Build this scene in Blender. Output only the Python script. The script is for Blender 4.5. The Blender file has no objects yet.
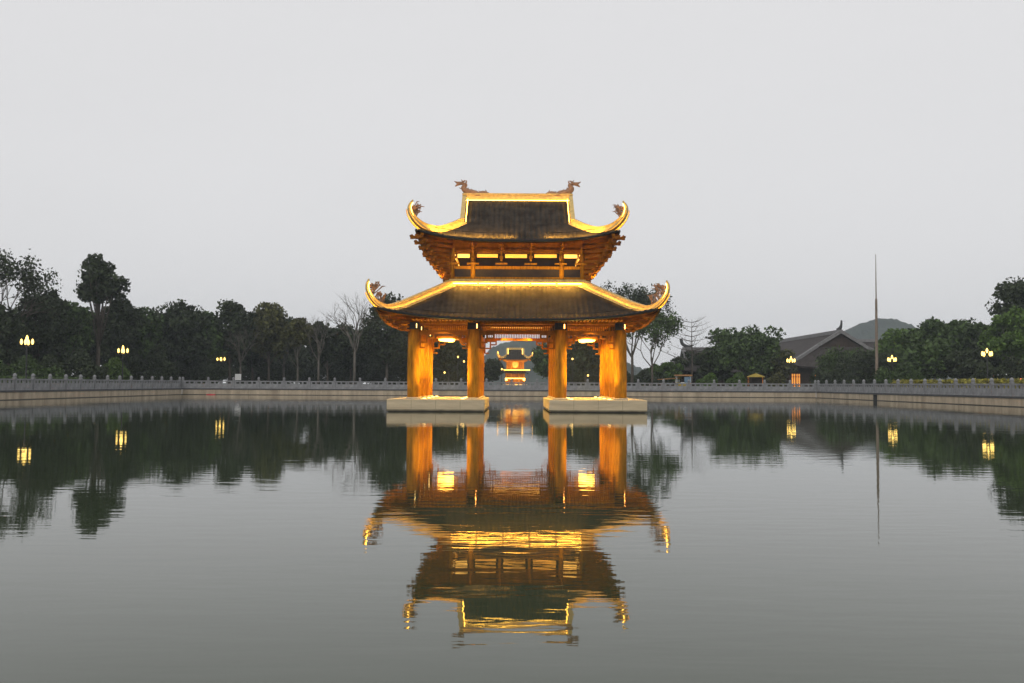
import bpy, math, random
import numpy as np
from mathutils import Vector, Matrix, Euler

# ------------------------------------------------------------------ camera, sky, sun, exposure
S = bpy.context.scene
COL = S.collection
R = math.radians
PITCH, ROLL, CAMZ, FPX = R(2.43), R(0.30), 1.55, 1000.0
cam_d = bpy.data.cameras.new('camera')
cam_d.sensor_width = 36.0
cam_d.lens = 36.0 * FPX / 1024.0
cam_d.clip_start, cam_d.clip_end = 0.1, 6000.0
cam = bpy.data.objects.new('camera', cam_d)
COL.objects.link(cam)
CAMROT = Matrix.Rotation(R(90) + PITCH, 3, 'X') @ Matrix.Rotation(ROLL, 3, 'Z')
cam.matrix_world = Matrix.Translation((0, 0, CAMZ)) @ CAMROT.to_4x4()
S.camera = cam

W = bpy.data.worlds.new('World')
S.world = W
W.use_nodes = True
nt = W.node_tree
nt.nodes.clear()
out = nt.nodes.new('ShaderNodeOutputWorld')
bg = nt.nodes.new('ShaderNodeBackground')
sky = nt.nodes.new('ShaderNodeTexSky')
sky.sky_type = 'NISHITA'
sky.sun_disc = False
sky.sun_elevation = R(24)
sky.sun_rotation = R(205)
sky.air_density, sky.dust_density = 1.0, 4.0
hs = nt.nodes.new('ShaderNodeHueSaturation')
hs.inputs['Saturation'].default_value = 0.15
mx = nt.nodes.new('ShaderNodeMix'); mx.data_type = 'RGBA'
mx.inputs['Factor'].default_value = 0.93
mx.inputs['B'].default_value = (7.75, 7.78, 7.95, 1)      # closed grey evening overcast
nt.links.new(sky.outputs[0], hs.inputs['Color'])
wtc = nt.nodes.new('ShaderNodeTexCoord'); wmp = nt.nodes.new('ShaderNodeMapping'); wmp.inputs['Scale'].default_value = (1.2, 1.2, 3.5)
wnz = nt.nodes.new('ShaderNodeTexNoise'); wnz.inputs['Scale'].default_value = 1.6; wnz.inputs['Detail'].default_value = 4
wmr = nt.nodes.new('ShaderNodeMapRange'); wmr.inputs['From Min'].default_value = .3; wmr.inputs['From Max'].default_value = .7
wmr.inputs['To Min'].default_value = .985; wmr.inputs['To Max'].default_value = 1.015
wmm = nt.nodes.new('ShaderNodeMix'); wmm.data_type = 'RGBA'; wmm.blend_type = 'MULTIPLY'; wmm.inputs['Factor'].default_value = 1
nt.links.new(wtc.outputs['Generated'], wmp.inputs['Vector']); nt.links.new(wmp.outputs[0], wnz.inputs['Vector']); nt.links.new(wnz.outputs['Fac'], wmr.inputs['Value'])
wmm.inputs['A'].default_value = (8.02, 7.98, 8.10, 1)
nt.links.new(wmr.outputs[0], wmm.inputs['B']); nt.links.new(wmm.outputs['Result'], mx.inputs['B'])
nt.links.new(hs.outputs[0], mx.inputs['A'])
nt.links.new(mx.outputs['Result'], bg.inputs['Color'])
bg.inputs['Strength'].default_value = 0.10
nt.links.new(bg.outputs[0], out.inputs['Surface'])

sun_d = bpy.data.lights.new('sun', 'SUN')
sun_d.energy, sun_d.angle, sun_d.color = 0.6, R(40), (1.0, 0.95, 0.88)
sun = bpy.data.objects.new('sun', sun_d)
COL.objects.link(sun)
sun.rotation_euler = (R(90 - 24), 0, R(-25))

S.view_settings.view_transform = 'Standard'
S.view_settings.look = 'None'
S.view_settings.exposure = 0.0
S.view_settings.gamma = 1.0
S.view_settings.use_curve_mapping = False
S.render.engine = 'CYCLES'
S.cycles.use_denoising = True
S.cycles.max_bounces = 8
S.cycles.volume_bounces = 0
S.cycles.sample_clamp_indirect = 6.0

# ------------------------------------------------------------------ helpers
def at(px, py, Y):
    """world point seen at pixel (px, py) at distance Y in front of the camera: used to lay the place out from measurements"""
    d = CAMROT @ Vector(((px - 512) / FPX, (341.5 - py) / FPX, -1.0))
    k = Y / d.y
    return Vector((0, 0, CAMZ)) + d * k

def mat(name, base, rough=0.6, var=0.25, scale=3.0, spec=0.3, metal=0.0, stretch=(1, 1, 1), var2=None, bump=0.0, island=0.0, coord='Object'):
    m = bpy.data.materials.new(name); m.use_nodes = True
    n = m.node_tree.nodes; l = m.node_tree.links
    p = n['Principled BSDF']
    p.inputs['Roughness'].default_value = rough
    p.inputs['Specular IOR Level'].default_value = spec
    p.inputs['Metallic'].default_value = metal
    tc = n.new('ShaderNodeTexCoord'); mp = n.new('ShaderNodeMapping')
    mp.inputs['Scale'].default_value = stretch
    l.new(tc.outputs[coord], mp.inputs['Vector'])
    nz = n.new('ShaderNodeTexNoise'); nz.inputs['Scale'].default_value = scale; nz.inputs['Detail'].default_value = 5
    nz.inputs['Roughness'].default_value = 0.65
    l.new(mp.outputs[0], nz.inputs['Vector'])
    cr = n.new('ShaderNodeValToRGB')
    lo = tuple(max(0, c * (1 - var)) for c in base); hi = tuple(c * (1 + var) for c in base)
    if var2: lo = var2
    cr.color_ramp.elements[0].position = 0.3; cr.color_ramp.elements[1].position = 0.7
    cr.color_ramp.elements[0].color = (*lo, 1); cr.color_ramp.elements[1].color = (*hi, 1)
    l.new(nz.outputs['Fac'], cr.inputs['Fac'])
    last = cr.outputs[0]
    if island:
        g = n.new('ShaderNodeNewGeometry'); mr = n.new('ShaderNodeMapRange')
        mr.inputs['To Min'].default_value = 1 - island; mr.inputs['To Max'].default_value = 1 + island
        l.new(g.outputs['Random Per Island'], mr.inputs['Value'])
        mm = n.new('ShaderNodeMix'); mm.data_type = 'RGBA'; mm.blend_type = 'MULTIPLY'; mm.inputs['Factor'].default_value = 1
        l.new(last, mm.inputs['A']); l.new(mr.outputs[0], mm.inputs['B']); last = mm.outputs['Result']
    l.new(last, p.inputs['Base Color'])
    if bump:
        b = n.new('ShaderNodeBump'); b.inputs['Strength'].default_value = 1; b.inputs['Distance'].default_value = bump
        l.new(nz.outputs['Fac'], b.inputs['Height']); l.new(b.outputs[0], p.inputs['Normal'])
    return m

def glow(name, col, strength):
    m = bpy.data.materials.new(name); m.use_nodes = True
    p = m.node_tree.nodes['Principled BSDF']
    p.inputs['Base Color'].default_value = (*[min(1, c) for c in col], 1)
    p.inputs['Emission Color'].default_value = (*col, 1)
    p.inputs['Emission Strength'].default_value = strength
    return m

class MB:
    def __init__(s): s.v = []; s.f = []
    def add(s, vs, fs):
        o = len(s.v); s.v += [tuple(x) for x in vs]; s.f += [tuple(o + i for i in f) for f in fs]
    def box(s, x0, x1, y0, y1, z0, z1):
        s.add([(x0,y0,z0),(x1,y0,z0),(x1,y1,z0),(x0,y1,z0),(x0,y0,z1),(x1,y0,z1),(x1,y1,z1),(x0,y1,z1)],
              [(0,3,2,1),(4,5,6,7),(0,1,5,4),(1,2,6,5),(2,3,7,6),(3,0,4,7)])
    def cbox(s, x0, x1, y0, y1, z0, z1, c=0.03):
        """box with chamfered top edge"""
        s.add([(x0,y0,z0),(x1,y0,z0),(x1,y1,z0),(x0,y1,z0),
               (x0,y0,z1-c),(x1,y0,z1-c),(x1,y1,z1-c),(x0,y1,z1-c),
               (x0+c,y0+c,z1),(x1-c,y0+c,z1),(x1-c,y1-c,z1),(x0+c,y1-c,z1)],
              [(0,3,2,1),(8,9,10,11),(0,1,5,4),(1,2,6,5),(2,3,7,6),(3,0,4,7),(4,5,9,8),(5,6,10,9),(6,7,11,10),(7,4,8,11)])
    def obox(s, p0, p1, w, h):
        """beam from p0 to p1 of width w, height h"""
        p0, p1 = Vector(p0), Vector(p1); t = (p1 - p0).normalized()
        sd = t.cross(Vector((0,0,1)))
        if sd.length < 1e-4: sd = Vector((1,0,0))
        sd.normalize(); u = sd.cross(t)
        vs = []
        for p in (p0, p1):
            for a, b in ((-1,-1),(1,-1),(1,1),(-1,1)): vs.append(p + sd*a*w/2 + u*b*h/2)
        s.add(vs, [(3,2,1,0),(4,5,6,7),(0,1,5,4),(1,2,6,5),(2,3,7,6),(3,0,4,7)])
    def lathe(s, prof, n=12, c=(0,0,0)):
        vs = []; fs = []
        for r, z in prof:
            for k in range(n):
                a = 2*math.pi*k/n; vs.append((c[0]+r*math.cos(a), c[1]+r*math.sin(a), c[2]+z))
        for i in range(len(prof)-1):
            for k in range(n):
                k2 = (k+1) % n; fs.append((i*n+k, i*n+k2, (i+1)*n+k2, (i+1)*n+k))
        fs.append(tuple(range(n-1,-1,-1))); fs.append(tuple((len(prof)-1)*n+k for k in range(n)))
        s.add(vs, fs)
    def tube(s, pts, rad, n=6):
        pts = [Vector(p) for p in pts]
        if not hasattr(rad, '__len__'): rad = [rad]*len(pts)
        vs = []; fs = []; ref = None
        for i, p in enumerate(pts):
            t = (pts[min(i+1,len(pts)-1)] - pts[max(i-1,0)]).normalized()
            if ref is None:
                ref = t.cross(Vector((0.3,0.9,0.2)))
                if ref.length < 1e-3: ref = t.cross(Vector((1,0,0)))
            a = (ref - t*ref.dot(t)).normalized(); ref = a; b = t.cross(a)
            for k in range(n):
                th = 2*math.pi*k/n; vs.append(p + (a*math.cos(th) + b*math.sin(th))*rad[i])
        for i in range(len(pts)-1):
            for k in range(n):
                k2 = (k+1) % n; fs.append((i*n+k, i*n+k2, (i+1)*n+k2, (i+1)*n+k))
        fs.append(tuple(range(n-1,-1,-1))); fs.append(tuple((len(pts)-1)*n+k for k in range(n)))
        s.add(vs, fs)
    def sweep(s, pts, side, w, h0, h1):
        """rectangular bar along pts (in a vertical plane); w across, from h0 to h1 along the plane normal; w,h lists or numbers"""
        pts = [Vector(p) for p in pts]; sd = Vector(side).normalized(); n = len(pts)
        L = lambda q, i: q[i] if hasattr(q, '__len__') else q
        vs = []; fs = []
        for i, p in enumerate(pts):
            t = (pts[min(i+1,n-1)] - pts[max(i-1,0)]).normalized(); u = sd.cross(t)
            if i == 0 and u.z < 0: flip = -1
            elif i == 0: flip = 1
            u = u * flip
            for a, b in ((-1,h0),(1,h0),(1,h1),(-1,h1)): vs.append(p + sd*a*L(w,i)/2 + u*L(b,i))
        for i in range(n-1):
            for k in range(4):
                k2 = (k+1) % 4; fs.append((i*4+k, i*4+k2, (i+1)*4+k2, (i+1)*4+k))
        fs.append((3,2,1,0)); fs.append(tuple((n-1)*4+k for k in range(4)))
        s.add(vs, fs)
    def grid(s, P):
        """P[i][j] points"""
        n, m = len(P), len(P[0])
        s.add([p for row in P for p in row], [(i*m+j, i*m+j+1, (i+1)*m+j+1, (i+1)*m+j) for i in range(n-1) for j in range(m-1)])
    def build(s, name, m, parent=None, smooth=False, loc=None):
        me = bpy.data.meshes.new(name); me.from_pydata(s.v, [], s.f); me.update()
        import bmesh
        b = bmesh.new(); b.from_mesh(me); bmesh.ops.recalc_face_normals(b, faces=b.faces); b.to_mesh(me); b.free()
        if m: me.materials.append(m)
        if smooth: me.polygons.foreach_set('use_smooth', [True]*len(me.polygons))
        o = bpy.data.objects.new(name, me); COL.objects.link(o)
        if parent: o.parent = parent
        if loc is not None: o.location = loc
        return o

def tag(o, label=None, cat=None, group=None, kind=None):
    if label: o['label'] = label
    if cat: o['category'] = cat
    if group: o['group'] = group
    if kind: o['kind'] = kind
    return o

def thing(name, label, cat, loc=(0,0,0), rz=0, group=None):
    o = bpy.data.objects.new(name, None); COL.objects.link(o); o.empty_display_size = 0.3
    o.location = loc; o.rotation_euler = (0,0,rz)
    return tag(o, label, cat, group)

def copy_tree(o, parent=None):
    c = o.copy(); COL.objects.link(c); c.parent = parent
    for ch in list(o.children): copy_tree(ch, c)
    return c

def catmull(pts, k=5):
    pts = [Vector(p) for p in pts]; P = [pts[0]*2 - pts[1]] + pts + [pts[-1]*2 - pts[-2]]; o = []
    for i in range(1, len(P)-2):
        for j in range(k):
            t = j/k
            o.append(0.5*((2*P[i]) + (P[i+1]-P[i-1])*t + (2*P[i-1]-5*P[i]+4*P[i+1]-P[i+2])*t*t + (3*P[i]-P[i-1]-3*P[i+1]+P[i+2])*t**3))
    o.append(pts[-1]); return o

def lerp(a, b, t): return a + (b - a)*t

# ------------------------------------------------------------------ materials
M = {}
M['wood']   = mat('gilded_wood', (0.36, 0.150, 0.009), 0.6, 0.5, 2.0, 0.05, stretch=(4,4,0.6))
M['woodred']= mat('red_brown_wood', (0.24, 0.085, 0.008), 0.6, 0.4, 3.0, 0.05)
M['dark']   = mat('dark_wood', (0.035, 0.02, 0.012), 0.6, 0.3, 3.0, 0.3)
M['black']  = mat('black_iron', (0.015, 0.014, 0.014), 0.55, 0.3, 5.0)
M['tile']   = mat('old_roof_tile', (0.032, 0.028, 0.024), 0.8, 0.6, 1.6, 0.08, stretch=(1,1,1), bump=0.01)
M['ridge']  = mat('cream_ridge_plaster', (0.60, 0.43, 0.16), 0.6, 0.3, 5.0, 0.2)
M['orn']    = mat('terracotta_ornament', (0.30, 0.17, 0.10), 0.65, 0.35, 6.0, 0.2)
M['stone']  = mat('tan_stone', (0.52, 0.43, 0.29), 0.7, 0.2, 1.2, 0.25, stretch=(0.35,0.35,2.5), bump=0.004)
M['tide']   = mat('tide_stained_stone', (0.2, 0.17, 0.11), 0.6, 0.45, 2.0)
M['paver']  = mat('stone_floor', (0.5, 0.42, 0.3), 0.6, 0.2, 2.0, 0.3)
M['wall']   = mat('stained_retaining_wall', (0.52, 0.43, 0.315), 0.75, 0.15, 0.9, 0.2, stretch=(1.0,1.0,0.25), var2=(0.27,0.22,0.16))
M['waterline']= mat('wet_stone', (0.05, 0.045, 0.035), 0.4, 0.3, 2.0)
M['rail']   = mat('grey_carved_stone', (0.235, 0.238, 0.245), 0.75, 0.28, 1.5, 0.25)
M['coping'] = mat('dark_stone_coping', (0.07, 0.07, 0.072), 0.7, 0.25, 1.5, 0.25)
M['htile']  = mat('grey_hall_tile', (0.056, 0.048, 0.045), 0.8, 0.35, 1.2, 0.15)
M['hridge'] = mat('grey_hall_ridge', (0.2, 0.195, 0.195), 0.75, 0.25, 2.0, 0.2)
M['hwood']  = mat('hall_timber', (0.055, 0.038, 0.03), 0.65, 0.3, 2.0)
M['bark']   = mat('grey_bark', (0.10, 0.085, 0.07), 0.9, 0.4, 4.0, 0.1, stretch=(1,1,0.3))
M['barkpale']= mat('pale_bark', (0.125, 0.112, 0.095), 0.9, 0.35, 4.0, 0.1, stretch=(1,1,0.3))
M['leaf_dark'] = mat('dark_foliage', (0.037, 0.050, 0.022), 0.6, 0.5, 0.35, 0.2, island=0.5)
M['leaf_mid']  = mat('mid_foliage', (0.055, 0.088, 0.026), 0.6, 0.5, 0.4, 0.2, island=0.5)
M['leaf_olive']= mat('olive_foliage', (0.078, 0.08, 0.026), 0.6, 0.45, 0.4, 0.2, island=0.5)
M['leaf_green']= mat('bright_foliage', (0.075, 0.128, 0.026), 0.6, 0.45, 0.5, 0.2, island=0.45)
M['leaf_yellow']= mat('yellow_hedge_foliage', (0.22, 0.20, 0.03), 0.6, 0.5, 1.5, 0.2, island=0.5)
M['grass']  = mat('lawn', (0.045, 0.065, 0.024), 0.9, 0.4, 0.6, 0.1)
M['pave']   = mat('grey_paving', (0.2, 0.195, 0.185), 0.8, 0.25, 0.8, 0.2)
M['hill']   = mat('wooded_hill', (0.035, 0.045, 0.03), 0.9, 0.5, 0.04, 0.05, bump=3.0)
M['pole']   = mat('weathered_pole', (0.22, 0.17, 0.13), 0.7, 0.35, 3.0, stretch=(1,1,0.4))
M['lampiron']= mat('lamp_iron', (0.03, 0.03, 0.03), 0.5, 0.2, 5.0)
M['red']    = mat('red_plastic', (0.5, 0.02, 0.04), 0.5, 0.1, 4.0)
M['white']  = mat('white_paint', (0.75, 0.75, 0.74), 0.5, 0.06, 3.0)
M['orange'] = mat('orange_canvas', (0.34, 0.17, 0.06), 0.7, 0.2, 3.0)
M['yellow'] = mat('yellow_canvas', (0.34, 0.25, 0.04), 0.7, 0.2, 3.0)
M['glass']  = mat('blue_glass', (0.12, 0.2, 0.28), 0.1, 0.2, 2.0, 0.5)
LED  = glow('warm_strip', (1.0, 0.54, 0.07), 24.0)
LEDH = glow('warm_strip_strong', (1.0, 0.52, 0.07), 34.0)
LEDG = glow('warm_strip_far', (1.0, 0.56, 0.10), 7.0)
LEDS = glow('warm_strip_soft', (1.0, 0.47, 0.06), 300.0)
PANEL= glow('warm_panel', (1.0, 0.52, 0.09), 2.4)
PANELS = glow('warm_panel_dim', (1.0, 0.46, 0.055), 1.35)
CEIL = glow('warm_ceiling_lamp', (1.0, 0.52, 0.08), 11.0)
SPOTM= glow('warm_spot', (1.0, 0.66, 0.2), 5.0)
GLOBE= glow('lamp_globe', (1.0, 0.66, 0.16), 4.0)
DOOR = glow('lit_doorway', (1.0, 0.36, 0.06), 0.9)
FARL = glow('far_lamp', (1.0, 0.66, 0.16), 2.6)
REDL = glow('red_lamp', (1.0, 0.16, 0.05), 4.0)

# ------------------------------------------------------------------ the setting: water, ground, banks
BL, BR, BY = -41.5, 38.3, 126.0          # pond edges
GZ = 0.70
def water_mat():
    m = bpy.data.materials.new('pond_water'); m.use_nodes = True
    n = m.node_tree.nodes; l = m.node_tree.links; p = n['Principled BSDF']
    p.inputs['Base Color'].default_value = (0.034, 0.047, 0.023, 1)
    p.inputs['Roughness'].default_value = 0.022
    p.inputs['IOR'].default_value = 1.333
    tc = n.new('ShaderNodeTexCoord')
    def layer(scale, stretch, amp, det=2.0, rot=0.0):
        mp = n.new('ShaderNodeMapping'); mp.inputs['Scale'].default_value = stretch; mp.inputs['Rotation'].default_value = (0,0,rot)
        l.new(tc.outputs['Object'], mp.inputs['Vector'])
        z = n.new('ShaderNodeTexNoise'); z.inputs['Scale'].default_value = scale; z.inputs['Detail'].default_value = det
        l.new(mp.outputs[0], z.inputs['Vector'])
        k = n.new('ShaderNodeMath'); k.operation = 'MULTIPLY'; k.inputs[1].default_value = amp
        l.new(z.outputs['Fac'], k.inputs[0]); return k.outputs[0]
    a = layer(1.0, (1.1, 3.4, 1), 0.0018, 2.0, R(4))
    b = layer(1.0, (3.0, 10.0, 1), 0.00030, 2.0, R(-6))
    c = layer(1.0, (0.12, 0.35, 1), 0.003, 1.0, 0)
    s1 = n.new('ShaderNodeMath'); s1.operation = 'ADD'; l.new(a, s1.inputs[0]); l.new(b, s1.inputs[1])
    s2 = n.new('ShaderNodeMath'); s2.operation = 'ADD'; l.new(s1.outputs[0], s2.inputs[0]); l.new(c, s2.inputs[1])
    mp = n.new('ShaderNodeMapping'); mp.inputs['Scale'].default_value = (.05, .13, 1); l.new(tc.outputs['Object'], mp.inputs['Vector'])
    pz = n.new('ShaderNodeTexNoise'); pz.inputs['Scale'].default_value = 1.0; pz.inputs['Detail'].default_value = 3; l.new(mp.outputs[0], pz.inputs['Vector'])
    pr = n.new('ShaderNodeMapRange'); pr.inputs['From Min'].default_value = .35; pr.inputs['From Max'].default_value = .65; pr.inputs['To Min'].default_value = .35; pr.inputs['To Max'].default_value = 1.5
    l.new(pz.outputs['Fac'], pr.inputs['Value'])
    s3 = n.new('ShaderNodeMath'); s3.operation = 'MULTIPLY'; l.new(s2.outputs[0], s3.inputs[0]); l.new(pr.outputs[0], s3.inputs[1]); s2 = s3
    bp = n.new('ShaderNodeBump'); bp.inputs['Strength'].default_value = 1.0; bp.inputs['Distance'].default_value = 1.0
    l.new(s2.outputs[0], bp.inputs['Height']); l.new(bp.outputs[0], p.inputs['Normal'])
    return m
w = MB(); w.grid([[(BL-0.2, -14, 0), (BR+0.2, -14, 0)], [(BL-0.2, BY+0.2, 0), (BR+0.2, BY+0.2, 0)]])
tag(w.build('water', water_mat()), kind='structure')

g = MB()
xs = [-640, BL-0.6, BR+0.6, 640]; ys = [-14, BY+0.6, 1230]
for i in range(3):
    for j in range(2):
        if i == 1 and j == 0: continue
        g.grid([[(xs[i], ys[j], GZ), (xs[i+1], ys[j], GZ)], [(xs[i], ys[j+1], GZ), (xs[i+1], ys[j+1], GZ)]])
tag(g.build('ground', M['grass']), kind='structure')
pv = MB()
for x0, x1, y0, y1 in ((BL-4.5, BL-0.61, -14, BY+4.5), (BR+0.61, BR+5.5, -14, BY+4.5), (BL-0.61, BR+0.61, BY+0.61, BY+4.5), (-17, 19, BY+4.5, 260), (26, 48, BY+4.5, 162)):
    pv.grid([[(x0, y0, GZ+.004), (x1, y0, GZ+.004)], [(x0, y1, GZ+.004), (x1, y1, GZ+.004)]])
tag(pv.build('pavement', M['pave']), kind='structure')

def hill(name, x0, x1, Y, prof, depth, seed):
    """ridge with a rounded back: prof gives the crest height over 0..1"""
    rng = random.Random(seed); b = MB(); P = []
    N, D = 90, 26
    ph = [rng.uniform(0, 6.28) for _ in range(12)]
    for i in range(N+1):
        u = i/N; x = lerp(x0, x1, u); row = []
        for j in range(D+1):
            v = j/D; y = Y + (v-0.35)*depth
            e = math.sin(math.pi*min(1, v/0.7*0.5 if v < 0.35 else 0.25+ (v-0.35)/0.65*0.5*1.5))
            e = max(0, math.cos((v-0.35)/(0.35 if v < 0.35 else 0.65)*math.pi/2))
            h = np.interp(u, [q[0] for q in prof], [q[1] for q in prof])
            rough = sum(math.sin(x*(0.05+0.045*k)+y*(0.03+0.05*((k*7) % 5))+ph[k])*(1.4/(1+k*0.35)) for k in range(10))
            row.append((x, y, GZ - 0.8 + h*e + (rough*0.55+rng.uniform(-.9,.9))*min(1, h*e/12)))
        P.append(row)
    b.grid(P); o = b.build(name, M['hill'], smooth=False); tag(o, kind='structure'); return o
def hx(px, Y): return (px-512)*Y/1000
hill('hill', hx(470,900), hx(665,900), 900, [(0,0),(.05,18),(.1,31),(.15,37),(.3,42),(.45,45),(.6,38),(.75,24),(.9,13),(1,0)], 260, 3)
hill('hill', hx(770,980), hx(990,980), 980, [(0,0),(.1,30),(.2,46),(.26,47),(.33,51),(.42,62),(.5,67),(.56,66),(.62,60),(.75,40),(.9,18),(1,0)], 300, 5)
hill('hill', hx(600,760), hx(705,760), 760, [(0,0),(.3,9),(.5,13),(.7,10),(1,0)], 160, 8)

# retaining walls of the pond, with coping and balustrade
def bank(label_w, label_b, p0, p1, seed, notch=None):
    """wall from p0 to p1 (pond on the left hand side when walking p0 -> p1 is +n)"""
    p0, p1 = Vector((*p0, 0)), Vector((*p1, 0)); L = (p1-p0).length; a = math.atan2(p1.y-p0.y, p1.x-p0.x)
    root = thing('retaining_wall', label_w, 'pond wall', p0, a)
    b = MB()
    k = max(1, round(L/4.2))
    for i in range(k):       # cast sections with narrow joints
        u0, u1 = L*i/k + .02, L*(i+1)/k - .02
        if notch and u0 < notch < u1:
            b.box(u0, notch-.6, 0, 0.6, -0.5, 0.64); b.box(notch+.6, u1, 0, .6, -.5, .64)
        else: b.box(u0, u1, 0, 0.6, -0.5, 0.64)
    b.box(0, L, 0.06, 0.58, -0.5, 0.638)
    b.build('wall_face', M['wall'], root)
    c = MB(); c.box(0, L, -0.06, 0.75, 0.645, 0.80); c.build('coping', M['coping'], root)
    s = MB(); s.box(0, L, -0.012, 0.05, -0.5, 0.06); s.build('waterline', M['waterline'], root)
    if notch:
        d = MB(); d.box(notch-.52, notch+.52, -0.03, 0.055, -0.3, 0.62); d.build('drain_opening', M['black'], root)
    # balustrade
    bal = thing('stone_balustrade', label_b, 'balustrade', p0 + Vector((0,0,.8)), a)
    n = max(1, round(L/3.25)); st = L/n
    pm = MB()
    pm.cbox(-.14,.14,-.14,.14,0,1.10,.02); pm.box(-.10,.10,-.10,.10,1.10,1.15)
    pm.lathe([(.13,1.15),(.17,1.22),(.15,1.33),(.09,1.41),(.02,1.45)], 10)
    post0 = None
    fm = MB()
    x0, x1 = .14, st-.14
    fm.box(x0, x1, -.055, .055, .10, .60); fm.box(x0, x1, -.09, .09, 0, .10)
    fm.box(x0, x1, -.085, .085, .84, .98)
    for q in (0.0, .22, .45, .55, .78, 1.0):
        xx = lerp(x0+.12, x1-.12, q); fm.box(xx-.10, xx+.10, -.05, .05, .60, .84)
    fm.box(x0+.12, x1-.12, -.075, .075, .2, .5)
    pan0 = None
    for i in range(n+1):
        if i == 0: post0 = o = pm.build('post', M['rail'], bal)
        else: o = post0.copy(); COL.objects.link(o); o.parent = bal
        o.location = (i*st, .30, 0)
        if i < n:
            if pan0 is None: pan0 = o = fm.build('panel', M['rail'], bal)
            else: o = pan0.copy(); COL.objects.link(o); o.parent = bal
            o.location = (i*st, .30, 0)
    return root, bal
bank('low tan stained stone wall along the left edge of the pond', 'grey carved stone balustrade on the left bank of the pond', (BL, 52), (BL, BY), 1)
bank('low tan stone wall across the far end of the pond', 'grey carved stone balustrade across the far end of the pond', (BL, BY), (BR, BY), 2)
bank('low tan stained stone wall along the right edge of the pond, with a dark drain opening', 'grey carved stone balustrade on the right bank of the pond', (BR, BY), (BR, 48), 3, notch=BY-105.5)

# ------------------------------------------------------------------ roofs
def hip_profile(kind): return kind

def skirt_roof(hw, hd, tw, td, ze, zt, lift, p=1.2, tau=.15, nx=420, nt=26, wave=.30, amp=.04, dz=0.0):
    """four-sided skirt roof surface from the eave rectangle to the top rectangle"""
    b = MB()
    for sd in range(4):
        P = []
        for i in range(nt+1):
            t = i/nt; row = []
            a0, b0 = (hw, hd) if sd % 2 == 0 else (hd, hw)
            a1, b1 = (tw, td) if sd % 2 == 0 else (td, tw)
            ha, hb = lerp(a0, a1, t), lerp(b0, b1, t)
            for j in range(nx+1):
                s = -1 + 2*j/nx; x = ha*s; y = -hb - 0.12*abs(s)**3*(1-t)**3
                z = ze + (zt-ze)*t**p + lift*abs(s)**3*math.exp(-t/tau) + dz
                if amp: z += amp*(abs(math.cos(math.pi*x/wave))*2-1) + 0.012*((t*34) % 1)
                q = (x, y) if sd == 0 else (-y, x) if sd == 1 else (-x, -y) if sd == 2 else (y, -x)
                row.append((q[0], q[1], z))
            P.append(row)
        b.grid(P)
    return b

def xieshan(hw, hd, gx, gd, ze, zr, lift, p=1.12, tau=.2, nx=340, nt=14, nu=14, wave=.30, amp=.04, dz=0.0, upper=True):
    """hip-and-gable surface; eave hw x hd, gable wall at |x|=gx, gable foot at |y|=gd"""
    b = MB()
    zp = lambda y: ze + (zr-ze)*(((hd-abs(y))/hd)**p)
    wv = lambda x: amp*(abs(math.cos(math.pi*x/wave))*2-1) if amp else 0
    for sg in (-1, 1):
        P = []
        for i in range(nt+1):
            t = i/nt; y = lerp(hd, gd, t); ha = lerp(hw, gx, t)
            P.append([(ha*(-1+2*j/nx), sg*(y+0.12*abs(-1+2*j/nx)**3*(1-t)**3), zp(y)+lift*abs(-1+2*j/nx)**3*math.exp(-t/tau)+wv(ha*(-1+2*j/nx))+dz) for j in range(nx+1)])
        b.grid(P)
        if upper:
            P = []
            for i in range(nu+1):
                y = lerp(gd, 0, i/nu)
                P.append([(gx*(-1+2*j/nx), sg*y, zp(y)+wv(gx*(-1+2*j/nx))+dz) for j in range(nx+1)])
            b.grid(P)
        P = []
        for i in range(nt+1):
            t = i/nt; x = lerp(hw, gx-.12, t); ha = lerp(hd, gd, t)
            P.append([(sg*(x+0.12*abs(-1+2*j/nx)**3*(1-t)**3), ha*(-1+2*j/nx), zp(lerp(hd,gd,t))+lift*abs(-1+2*j/nx)**3*math.exp(-t/tau)+wv(ha*(-1+2*j/nx))+dz) for j in range(nx+1)])
        b.grid(P)
    return b, zp

def eave_line(hw, hd, ze, lift, n=60):
    """closed eave outline, one side each"""
    sides = []
    for sd in range(4):
        a0, b0 = (hw, hd) if sd % 2 == 0 else (hd, hw)
        row = []
        for j in range(n+1):
            s = -1+2*j/n; x = a0*s; y = -b0-0.12*abs(s)**3; z = ze+lift*abs(s)**3
            q = (x, y) if sd == 0 else (-y, x) if sd == 1 else (-x, -y) if sd == 2 else (y, -x)
            row.append((q[0], q[1], z))
        sides.append(row)
    return sides

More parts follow.
